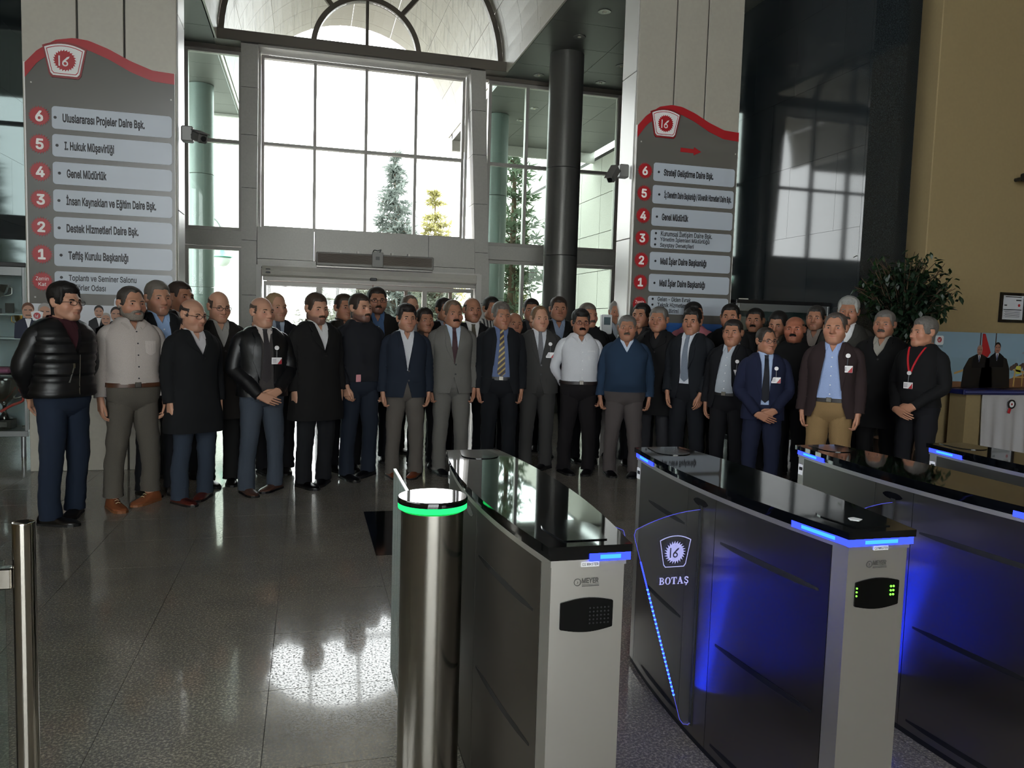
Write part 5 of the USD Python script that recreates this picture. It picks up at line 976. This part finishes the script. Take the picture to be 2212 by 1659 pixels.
W = thing('gate_post', 'round brushed steel gate post with a glowing green ring at the left of the turnstiles', 'gate', (.385, 2.36, 0))
part(W, 'column', lathe([(.094, 0), (.098, .004), (.098, .958), (.094, .962)], 64), brushed('brushed_steel_post', '#a39f97', .16, .75), 40); part(W, 'base_ring', lathe([(.108, 0), (.108, .008), (.099, .012)], 48), steel_front, 40)
part(W, 'light_ring', lathe([(.098, .963), (.1085, .965), (.1085, .980), (.098, .982)], 64), led_green, 40); part(W, 'top_disc', lathe([(.100, .981), (.110, .983), (.110, .996), (.107, 1.0), (.0, 1.0)], 64), gate_black, 40)
lf = part(W, 'glass_leaf', box(-.046, -.036, .085, .71, .12, .945, .001), pane('gate_glass', (.86, .92, .90))); part(lf, 'leaf_edge', cat(box(-.0465, -.0355, .09, .71, .945, .950), box(-.0455, -.0365, .709, .713, .12, .945)), plain('glass_edge_white', '#e2e6e4', .2))
for z in (.25, .80): part(W, 'leaf_clamp', box(-.056, -.026, .05, .13, z - .03, z + .03, .004), steel_front)
W = thing('barrier_post', 'slim polished steel post holding a glass panel at the left edge', 'post', (-.706, 2.20, 0))
part(W, 'tube', lathe([(.0255, 0), (.0268, .002), (.0268, .996), (.0255, 1.0), (.022, .997), (.0, .992)], 40), plain('polished_steel', '#b4afa6', .12, 1.), 40); part(W, 'base_ring', lathe([(.045, 0), (.045, .01), (.028, .014)], 32), steel_front, 40)
for z in (.20, .855): part(W, 'clip', box(-.060, -.026, -.016, .016, z - .028, z + .028, .004), plain('polished_steel', '#b4afa6', .12, 1.))
pg = part(W, 'glass_panel', box(-.95, -.046, -.005, .005, .08, .90, .001), pane('barrier_glass', (.84, .91, .89)))

# ======================= outside ============================================================
def needles(pts, dirs, L, w, rng, per=1):
    n = len(pts); a = rng.normal(size=(n, 3)); s = np.cross(dirs, a); s /= np.linalg.norm(s, axis=1, keepdims=True) + 1e-9; ln = L * rng.uniform(.6, 1.3, (n, 1))
    v = np.stack([pts - s * w / 2, pts + s * w / 2, pts + dirs * ln], 1).reshape(-1, 3); return trimesh.Trimesh(v, np.arange(3 * n).reshape(-1, 3), process=False)
needle_m = lambda nm, c: mat(nm, {'o': ('geometry', {}), 'r': ('rgb_ramp', {'ramp': [(0, tuple(np.array(lin(c)) * .6)), (1, tuple(np.array(lin(c)) * 1.4))]}), 'p': ('principled_bsdf', {'roughness': .7}), 'tr': ('translucent_bsdf', {'color': lin(c)}), 'm': ('mix_closure', {'fac': .3})}, [('o.random_per_island', 'r.fac'), ('r.color', 'p.base_color'), ('p.BSDF', 'm.closure1'), ('tr.BSDF', 'm.closure2')], 'm.closure')
def tree(label, x, y, h, r, z0, seed, col, layers=16, L=.22, droop=-.25, name='conifer', dense=1.):
    W = thing(name, label, 'tree', (x, y, 0)); rng = np.random.default_rng(seed); part(W, 'trunk', tube(smooth_path([(0, 0, 0), (.05, .02, h * .4), (0, 0, h)], 20), np.linspace(.16, .02, 20), 10), fabric('#5a4a3a'), True)
    P, D, B = [], [], []
    for k in range(layers):
        u = k / (layers - 1); z = z0 + (h * .98 - z0) * u + rng.normal(0, (h - z0) / layers * .6) * (u < .95); R = r * (1 - u) ** .8 + .08
        for j in range(int((9 + 6 * (1 - u)) * dense)):
            z = z0 + (h * .98 - z0) * np.clip(u + rng.normal(0, .5 / layers), 0, 1); a = rng.random() * 2 * math.pi; rr = R * rng.uniform(.65, 1.1); tip = np.array([math.cos(a) * rr, math.sin(a) * rr, z + droop * rr * rng.uniform(.4, 1.3)]); p = smooth_path([(0, 0, z), np.array([0, 0, z]) * .45 + tip * .55 + [0, 0, .08 * rr], tip], 7); B.append(tube(p, np.linspace(.02, .005, 7), 4))
            for s in rng.uniform(.15, 1.0, int((14 + 22 * rr) * dense)):
                q = p[min(6, int(s * 7))] + rng.normal(0, .05 + .05 * rr, 3) * [1, 1, .5]; d = (tip - [0, 0, z]); d = d / (np.linalg.norm(d) + 1e-9) * .7 + rng.normal(0, .55, 3); P.append(q); D.append(d / np.linalg.norm(d))
    tag(part(W, 'branches', cat(*B), fabric('#5a4a3a')), kind='stuff'); tag(part(W, 'needles', needles(np.array(P), np.array(D), L, L * .35, rng), needle_m('needle_' + name + str(seed), col)), kind='stuff')
tree('slender grey green conifer outside, seen through the lower middle panes', 3.55, 33.5, 8.7, 1.5, 1.0, 3, '#77827a', 20, .30)
tree('yellow green tree outside, right of the slender conifer', 6.15, 39., 8.1, 1.7, 1.2, 4, '#a8a468', 13, .30, .15, 'broadleaf_tree')
tree('large dark pine outside behind the glass left of the round column', 5.65, 21.6, 8.0, 1.15, 1.0, 5, '#66775c', 16, .24, .12, 'pine', .85)
tree('low dark bush outside behind the right door leaf', 4.6, 28.5, 4.4, 1.3, .2, 6, '#7d8673', 11, .24, .3, 'shrub', 1.2)
tree('second low bush outside between the door leaves', 1.7, 29.5, 4.0, .9, .2, 8, '#858c7a', 10, .24, .3, 'shrub', 1.2)
tree('pale low bush outside behind the left door leaf', .6, 40., 3.1, 1.5, .2, 9, '#8a8c80', 8, .26, .3, 'shrub')
tree('low bush outside against the pale stone wing, right of the column', 6.75, 24.5, 3.2, .35, .2, 12, '#7a7a4e', 8, .2, .3, 'shrub')
W = thing('street_lamp', 'street lamp with green bell shade on a curved arm, outside left', 'lamp post', (-2.53, 25.0, 0)); lm = plain('lamp_grey', '#6c706e', .4, .3)
part(W, 'pole', cat(cyl((-1.0, 0, 0), (-1.0, 0, 3.9), .05, 14, .035), tube(smooth_path([(-1.0, 0, 3.85), (-.85, 0, 4.35), (-.5, 0, 4.55), (-.15, 0, 4.35), (0, 0, 3.95), (0, 0, 3.62)], 20), .022, 8)), lm, 40)
part(W, 'shade', lathe([(.02, 3.62), (.05, 3.6), (.06, 3.5), (.10, 3.42), (.19, 3.34), (.30, 3.30), (.30, 3.285), (.0, 3.285)], 32), plain('lamp_green', '#5fa58e', .4), 40); part(W, 'globe', lathe([(.0, 3.0), (.12, 3.02), (.20, 3.1), (.245, 3.2), (.255, 3.28), (.0, 3.284)], 32), plain('lamp_globe', '#c9cdc6', .3), True)
W = thing('apartment_building', 'distant pale apartment block with dark windows, seen past the street lamp', 'building', (-8.5, 62, 0)); bm_ = plain('far_wall', '#c9c5bc', .8); part(W, 'wall', box(-9, 3.0, 0, 10, 0, 17), bm_)
for i in range(5):
    for j in range(5): wn = part(W, 'window', box(1.2 - 2.1 * i - .5, 1.2 - 2.1 * i + .5, -.06, .0, 1.2 + 2.4 * j, 2.7 + 2.4 * j), plain('far_window', '#6d6f6c', .3)); part(wn, 'sill', box(1.2 - 2.1 * i - .6, 1.2 - 2.1 * i + .6, -.12, .0, 1.1 + 2.4 * j, 1.2 + 2.4 * j), bm_)
# ======================= the people, left to right ==========================================
BK, DK, GR, DG = '#14110f', '#1d1814', '#6b6761', '#433c35'
def facing(x, y, a): return math.degrees(-math.atan2(x, y)) + a
def who(n, label, x, y, h, body, look, **k):
    b = facing(x, y, body); person(n, label, x, y, h, b, look - body, k.pop('hp', 0.), **k)
tie_stripe = mat('tie_stripes', {'t': ('texture_coordinate', {}), 'm': ('mapping', {'rotation': (0, .75, 0)}), 'w': ('wave_texture', {'scale': 7.5, 'bands_direction': 'z'}), 'r': ('rgb_ramp', {'ramp': [(.0, lin('#2a2530')), (.62, lin('#3a2c3c')), (.68, lin('#8d7a42')), (1, lin('#a48c48'))]}), 'p': ('principled_bsdf', {'roughness': .5})}, [('t.object', 'm.vector'), ('m.vector', 'w.vector'), ('w.fac', 'r.fac'), ('r.color', 'p.base_color')])
def watch(side, wx, wz, wy=-.03):
    def f(W, sc, T, hm, hd, hands):
        p = part(W, 'watch', sc(tube([(side * wx, wy, wz), (side * wx, wy - .002, wz - .026)], .034, 18)), plain('watch_black', '#141414', .35)); part(p, 'watch_face', sc(moved(cyl((0, 0, 0), (0, -.008, 0), .018, 18), (side * wx, wy - .033, wz - .013))), plain('watch_steel', '#9a9a98', .2, .9))
    return f
def lanyard(W, sc, T, hm, hd, hands):
    m = plain('lanyard_red', '#b01822', .5); f = lambda x, z: (x, T.front(x, z) - .008, z)
    for q in (-1, 1):
        zs = np.linspace(1.475, 1.235, 12); xs = q * np.interp(zs, [1.235, 1.40, 1.475], [.006, .052, .074]); part(W, 'lanyard', sc(loft([[(x - .008, T.front(x, z) - .006, z), (x + .008, T.front(x, z) - .006, z), (x + .008, T.front(x, z) + .002, z), (x - .008, T.front(x, z) + .002, z)] for x, z in zip(xs, zs)])), m)
def zipper(W, sc, T, hm, hd, hands):
    part(W, 'pocket_zip', sc(tube([(-.02, T.front(-.02, 1.15) - .006, 1.15), (-.05, T.front(-.05, 1.04) - .008, 1.04)], .006, 8)), plain('zip_metal', '#8d8d86', .3, 1.)); part(W, 'front_zip', sc(tube([(x, T.front(x, z) - .010, z) for x, z in ((.02, 1.24), (.022, 1.15), (.02, 1.06), (.02, .95))], .004, 6)), plain('zip_metal', '#8d8d86', .3, 1.))
    part(W, 'zip_pull', sc(box(-.028, -.014, T.front(-.02, 1.16) - .012, T.front(-.02, 1.16) - .006, 1.145, 1.178)), plain('zip_metal', '#8d8d86', .3, 1.))
def belt_card(W, sc, T, hm, hd, hands): part(W, 'pass_card', sc(box(.01 - .10, .035 - .08, T.front(-.06, 1.0) - .016, T.front(-.06, 1.0) - .008, .93, 1.0, .002)), plain('badge_pink', '#c98a90', .4))
def pen(W, sc, T, hm, hd, hands): part(W, 'pocket', sc(strip(T, [(1.33, .055, .135), (1.325, .055, .135), (1.24, .057, .133), (1.22, .085, .105)], .0005, .002)), fabric('#b9b0aa', .9, .35))
def pocket_white(W, sc, T, hm, hd, hands): part(W, 'pocket', sc(strip(T, [(1.33, .055, .135), (1.325, .055, .135), (1.24, .057, .133), (1.22, .085, .105)], .0005, .002)), fabric('#c9c9cb', .85, .25))
def hip_pockets(col):
    def f(W, sc, T, hm, hd, hands):
        for q in (-1, 1): part(W, 'pocket_flap', sc(strip(T, [(.985, min(q * .065, q * .145), max(q * .065, q * .145)), (.95, min(q * .065, q * .145), max(q * .065, q * .145))], .001, .003)), fabric(col, .9, .35))
        part(W, 'breast_pocket', sc(strip(T, [(1.30, .075, .140), (1.275, .075, .140)], .001, .0025)), fabric(col, .9, .35))
    return f
SK, SK2, SK3 = '#a97b63', '#9a6c55', '#b3866e'
who(1, 'young man with black hair and glasses in a black quilted leather jacket and jeans, leftmost', -1.72, 6.22, 1.745, 32, 42, top='quilt', col='#121213', shirt='#3b1c22', vdeep=1.25, pants='#1d2636', hair=('full', BK), glasses='#0d0d0e', arms=('back', 'back'), skin=SK3, head=dict(w=.97, jaw=.95), feet=((25, -.06), (-48, .08)), extra=(zipper,), tilt=.03, stance=.13, tint=(.25, 0))
who(2, 'grey bearded man in a pale beige shirt, brown belt and tan lace boots', -1.335, 6.6, 1.755, 14, 26, top='shirt', col='#a9a09a', shirt='#a9a09a', pants='#524d46', belt='#4a2c1c', hair=('recede', '#3a3530'), beard=('#756d64', .0075), must=('#756d64', .005), tint=(.5, 0), shoe='#7d4423', g=1.06, b=.035, arms=('down', 'down'), skin=SK, feet=((6, -.02), (-55, .06)), stance=.14, extra=(pen, watch(1, .214 * 1.05, .885)), head=dict(w=1.02))
who(3, 'tall grey haired man in a dark open jacket over a light blue shirt', -1.22, 7.05, 1.825, 18, 24, top='coat', col='#17181a', shirt='#8ea6c8', open_=.065, vdeep=1.05, pants='#1d1e22', hair=('short', '#5d5750'), skin=SK, arms=('down', 'down'), tint=(.35, 0), head=dict(l=1.05))
who(4, 'stout man in black leather jacket with white collar, behind the tall grey haired man', -1.14, 7.72, 1.85, 22, 40, top='leather', col='#111112', shirt='#c3bfba', vdeep=1.30, pants='#1a1a1d', hair=('short', '#2a1d16'), skin=SK2, head=dict(w=1.06, cheek=1.25, chin2=.5), g=1.06)
who(5, 'bald man with thin glasses in a long dark coat and brown shoes', -0.9, 6.72, 1.665, 28, 42, top='coat', col='#141517', shirt='#b5b2b4', vdeep=1.28, pants='#2c3440', shoe='#4a1d16', hair=('shaved', '#2c2420'), glasses='#2a2019', skin=SK3, head=dict(w=1.04, chin2=.3), hp=8, tint=(.3, .3), arms=('down', 'down'), feet=((10, -.03), (-50, .05)), stance=.13)
who(6, 'balding man with large dark glasses and dark coat, standing behind the long coated bald man', -0.77, 7.36, 1.755, 15, 22, top='coat', col='#201d1b', shirt='#8d8a86', vdeep=1.25, pants='#191919', hair=('bald', '#3a2f28'), glasses='#1a1513', skin=SK3, hp=8, head=dict(l=1.04, w=.97))
who(7, 'bald man in an open black leather jacket with tie, cardigan and clasped hands', -0.38, 6.98, 1.71, 16, 34, top='leather', col='#111112', shirt='#b6ada8', under='#3d3938', tie='#2e2a2c', vdeep=1.02, open_=.055, pants='#3b424c', shoe='#4a3128', hair=('shaved', '#4a3d34'), skin=SK3, arms=('clasplow', 'clasplow'), badge=(.075, 1.20, 0), head=dict(w=1.02, chin2=.3), tint=(.15, .35), feet=((8, -.02), (-52, .05)), stance=.13, g=1.04)
who(8, 'fair balding man in dark suit and grey tie, behind the bald man in leather', -0.3, 7.85, 1.785, 12, 30, top='suit', col='#1c1c20', shirt='#a9b4c4', tie='#4a505c', pants='#1b1b1e', hair=('thin', '#8d7355'), skin=SK3, head=dict(l=1.05))
who(9, 'young bearded man in a black overcoat with an open white collar', 0.08, 7.18, 1.775, 28, 30, top='coat', col='#141313', shirt='#c6c6c6', vdeep=1.22, pants='#17181b', shoe='#0c0b0a', hair=('short', '#3a2c22'), beard=('#4a382c', .0032), must=('#4a382c', .003), skin=SK3, arms=('down', 'down'), tint=(1.1, 0), hp=5, feet=((10, 0), (-48, .04)), head=dict(l=1.03))
who(10, 'dark haired man in a brown jacket half hidden behind the young bearded man', 0.36, 7.95, 1.80, 18, 26, top='leather', col='#191715', shirt='#2a2624', vdeep=1.38, pants='#17171a', hair=('short', '#33261d'), skin=SK2)
who(11, 'bearded young man in a dark charcoal sweater and blue jeans with a wristband', 0.49, 7.52, 1.795, 22, 40, top='pull', col='#1c1d22', shirt=None, pants='#1b212c', shoe='#0d0d0d', hair=('short', '#2f241d'), beard=('#33261e', .0040), must=('#3a2c22', .003), skin=SK3, arms=('front', 'down'), tint=(1.2, 0), extra=(belt_card, watch(-1, .19, .925, -.085)), feet=((8, -.03), (-55, .05)), stance=.12, hcurl=1.25)
who(12, 'large man with glasses in a dark coat over an open blue denim shirt', 0.72, 8.42, 1.9, 8, 10, top='coat', col='#1a1817', shirt='#41597a', open_=.06, vdeep=1.1, pants='#15161a', hair=('short', '#1f1712'), beard=('#33271f', .0030), glasses='#1a1512', must=('#33271f', .003), skin=SK2, head=dict(w=1.06, cheek=1.15), tint=(1., 0), g=1.08)
who(13, 'tall balding man mostly hidden behind the young man in the navy blazer', 1.15, 8.95, 1.85, 15, 24, top='suit', col='#1b1b1d', shirt='#b6b6ba', pants='#17171a', hair=('thin', '#5d4f44'), skin=SK3, head=dict(l=1.06))
who(14, 'young dark haired man in navy blazer, open white shirt, grey trousers and brown shoes', 0.93, 7.5, 1.70, 8, 18, top='blazer', col='#1c232f', shirt='#c3c4c8', vdeep=1.10, pants='#55504b', shoe='#6b3218', hair=('full', '#1c1512'), skin=SK, head=dict(w=.98), g=1.04, hcurl=1.25, arms=('down', 'down'), feet=((16, 0), (-25, 0)), stance=.115, extra=(hip_pockets('#1c232f'),), tint=(.2, 0))
who(15, 'short dark haired man in brown jacket between the navy blazer and the grey suit', 1.2, 8.05, 1.685, 10, 22, top='suit', col='#2a211d', shirt='#3a302b', vdeep=1.30, pants='#161619', hair=('combed', '#231a15'), skin=SK2, tilt=-.01)
who(16, 'dark haired man in a black jacket, behind and left of the grey suited man', 1.51, 8.68, 1.82, 15, 30, top='coat', col='#151517', shirt='#8a919c', vdeep=1.28, pants='#151518', hair=('short', '#1a1411'), skin=SK2)
who(17, 'man with thick dark moustache in a buttoned light grey suit and spotted tie', 1.41, 7.62, 1.77, 10, 20, top='suit', col='#615f5b', shirt='#b3c2d4', tie='#3d2529', vdeep=1.12, pants='#605e5a', shoe='#0e0d0d', hair=('recede', '#5a4a3c'), must=('#2a1c14', .011), skin=SK2, hcurl=1.25, extra=(hip_pockets('#615f5b'),), head=dict(l=1.03))
who(18, 'bald heavy browed man in a dark suit and loosened tie behind the light grey suit', 1.75, 8.3, 1.815, 10, 18, top='suit', col='#1a191b', shirt='#c9c7c4', tie='#4a4538', vdeep=1.2, pants='#161618', hair=('shaved', '#3a3029'), skin=SK2, tint=(.2, .25), head=dict(w=1.02, brow=1.3))
who(19, 'short haired man in a patterned pullover, behind the man in the striped tie', 2.1, 8.85, 1.86, 15, 28, top='pull', col='#77777a', shirt=None, pants='#1b1b1f', hair=('short', '#1c1613'), skin=SK2, stripes=('sweater', '#2a2a2e', '#a7a5a2', 9.))
who(20, 'grey haired man in an open black suit, blue shirt and gold striped tie', 1.9, 7.58, 1.765, 6, 20, top='suit', col='#16181c', shirt='#5d6b8d', tie=tie_stripe, open_=.075, vdeep=1.10, pants='#121418', belt='#0c0c0d', hair=('combed', '#5d5650'), skin=SK2, hcurl=1.3, head=dict(l=1.05, w=.97, jaw=.95), b=.01, extra=(hip_pockets('#16181c'),))
who(21, 'short bald man mostly hidden behind the gold striped tie man', 2.21, 8.2, 1.665, 8, 14, top='coat', col='#161618', shirt='#3a3a3d', vdeep=1.3, pants='#151518', hair=('shaved', '#3a3029'), skin=SK2, tint=(0, .3))
who(22, 'dark haired man hidden behind the fair grey suited man, only hair showing', 2.63, 9.0, 1.86, 5, 5, top='coat', col='#19191b', shirt='#3a3a3d', vdeep=1.3, pants='#151518', hair=('short', '#1a1411'), skin=SK2)
who(23, 'fair balding man in a charcoal grey suit with silver tie and badge', 2.36, 7.75, 1.75, 8, 18, top='suit', col='#393837', shirt='#c4c6cb', tie='#66666a', vdeep=1.13, pants='#383736', shoe='#0e0d0d', hair=('thin', '#6b4f35'), skin=SK3, badge=(.095, 1.235, 0), arms=('down', 'back'), hcurl=1.2, head=dict(l=1.04), feet=((12, 0), (-42, .02)), extra=(hip_pockets('#393837'),), g=1.04)
who(24, 'tall man in a black jacket and light blue shirt before the round column', 2.83, 8.55, 1.88, 8, 10, top='leather', col='#131314', shirt='#7f8ba0', vdeep=1.2, pants='#151518', hair=('short', '#2a1e17'), skin=SK2, head=dict(w=1.02))
who(25, 'grey haired man with moustache in black, behind the white shirted man', 3.04, 8.12, 1.805, 14, 30, top='sweater', col='#141415', shirt='#2a2a2c', pants='#151518', hair=('short', '#5d554c'), must=('#4a4038', .007), skin=SK2, g=1.1)
who(26, 'man with thick black moustache and glasses in a white shirt and black trousers', 2.73, 7.5, 1.71, 10, 12, top='shirt', col='#c1c2c6', shirt='#c1c2c6', pants='#171416', belt='#1c1211', shoe='#0c0b0b', hair=('full', BK), must=('#120e0c', .013), glasses='#5a2a26', skin=SK2, b=.03, g=1.05, hcurl=1.1, extra=(pocket_white, watch(1, .216, .885)), feet=((20, 0), (-20, -.02)), stance=.125, arms=('back', 'down'))
who(27, 'grey haired man hidden behind the blue pullover, face half showing', 3.57, 8.55, 1.865, 5, 2, top='coat', col='#141416', shirt='#9aa0a8', vdeep=1.3, pants='#151518', hair=('short', '#75706a'), skin=SK2, g=1.06)
who(28, 'heavy man with grey hair and moustache in a blue V neck pullover', 3.17, 7.32, 1.67, 3, 0, top='sweater', col='#203247', shirt='#b4c0d2', vneck=True, pants='#4c4645', shoe='#0d0c0c', hair=('short', '#5f5b57'), must=('#54483e', .007), skin=SK2, g=1.20, b=.085, head=dict(w=1.07, cheek=1.2, chin2=.7), feet=((14, 0), (-14, 0)), stance=.13, hcurl=1.1)
who(29, 'dark haired clean shaven young man in black, looking over from behind the blue pullover', 3.58, 7.9, 1.82, -10, -22, top='leather', col='#161616', shirt='#2a2a2c', vdeep=1.36, pants='#151518', hair=('short', BK), skin=SK2)
who(30, 'smiling grey haired man in a long black overcoat and open black shirt', 3.6, 7.5, 1.775, -14, -14, top='coat', col='#101011', shirt='#1a1a1c', vdeep=1.30, pants='#2b2b2f', hair=('short', '#615d59'), skin=SK2, head=dict(w=1.05, cheek=1.2))
who(31, 'young man in a pink top, mostly hidden behind the tall dark suited man', 4.22, 7.88, 1.855, 10, 28, top='pull', col='#a0606a', shirt=None, pants='#1a1a1e', hair=('short', BK), skin=SK2)
who(32, 'black haired man in a dark suit with pale tie, leaning before the right board', 3.79, 7.12, 1.765, -22, -14, top='suit', col='#15181d', shirt='#bcc0c8', tie='#69727f', vdeep=1.12, open_=.04, pants='#14161b', hair=('combed', BK), skin=SK2, arms=('front', 'front'), head=dict(l=1.04), hcurl=1.0)
who(33, 'black haired man in a black jacket under the lower right corner of the right board', 4.37, 7.36, 1.83, -4, -6, top='coat', col='#111112', shirt='#2a2a2c', vdeep=1.34, pants='#131315', hair=('short', BK), skin=SK2, head=dict(w=1.03))
who(34, 'man in an open black suit over a striped grey shirt without a tie', 4.0, 6.68, 1.655, -20, -12, top='suit', col='#121317', shirt='#9ba1a9', open_=.085, vdeep=1.06, pants='#121216', belt='#0f0f10', hair=('short', '#1f1916'), skin=SK2, head=dict(w=1.07, cheek=1.25, chin2=.5), b=.05, g=1.08, arms=('down', 'down'), badge=(.115, 1.21, 0))
who(35, 'plump man with short dark moustache before the right cabinet', 5.0, 7.88, 1.81, -8, -12, top='sweater', col='#151413', shirt='#26241f', pants='#131315', hair=('short', BK), must=(BK, .008), skin=SK2, head=dict(w=1.06, cheek=1.2), g=1.06)
who(36, 'small man with rimless glasses in a navy suit, badge and clasped hands', 4.0, 6.1, 1.585, 8, 30, top='suit', col='#171c33', shirt='#97a7c4', tie='#10121c', vdeep=1.02, open_=.03, pants='#161b30', hair=('recede', '#2a231e'), glasses='#4a4a4c', skin=SK2, badge=(.085, 1.235, 0), arms=('clasplow', 'clasplow'), head=dict(w=.96))
who(37, 'black haired man looking down, behind the small man in navy', 4.86, 7.22, 1.765, -12, -18, hp=14, top='coat', col='#171412', shirt='#3a342c', vdeep=1.3, pants='#131315', hair=('short', BK), skin=SK2)
who(38, 'bald man with thick black moustache in a black crew neck sweater', 4.72, 6.72, 1.70, -2, -8, top='pull', col='#0f0f10', shirt=None, pants='#101012', hair=('shaved', '#2a2320'), must=(BK, .011), skin='#9a604a', head=dict(w=1.10, cheek=1.2, chin2=.6), tint=(.3, .45), g=1.10, b=.03)
who(39, 'grey templed man with a checked shirt collar behind the bald moustached man', 5.53, 7.5, 1.855, -10, -12, top='coat', col='#131212', shirt='#8a7f78', vdeep=1.22, pants='#121214', hair=('short', '#2d2a27'), skin=SK2, tint=(.4, 0))
who(40, 'tall man with wavy silver hair in a grey cardigan and white collar', 5.52, 6.95, 1.93, -4, -6, top='blazer', col='#33322f', shirt='#c9c9ca', vdeep=1.3, pants='#141416', hair=('full', '#8d8c88'), must=('#3a342f', .006), skin=SK2)
who(41, 'man in a brown blazer, light blue shirt and tan trousers with a badge', 4.42, 5.72, 1.73, -6, -10, top='blazer', col='#2c2122', shirt='#8b9cc2', open_=.09, vdeep=1.06, pants='#7d6544', belt='#18110f', shoe='#1c1411', hair=('recede', '#453d38'), skin='#a5755d', badge=(.125, 1.265, 0), arms=('down', 'down'), head=dict(w=1.05, cheek=1.1, chin2=.4), g=1.04, b=.015, hcurl=1.2)
who(42, 'grey haired man with grey moustache in a heavy black coat', 5.49, 6.38, 1.79, -16, -14, top='coat', col='#0f0f10', shirt='#8d8880', vdeep=1.3, pants='#101012', hair=('short', '#5d5955'), must=('#4a4541', .009), skin=SK2, g=1.06, head=dict(w=1.03))
who(43, 'smiling grey haired man in a black sweater with a red lanyard, rightmost', 5.38, 5.76, 1.72, -32, -50, top='pull', col='#0f0f11', shirt=None, pants='#121217', hair=('combed', '#57534f'), skin='#a5755d', arms=('clasplow', 'clasplow'), badge=(.0, 1.12, 0), extra=(lanyard,), head=dict(l=1.03), b=.02)
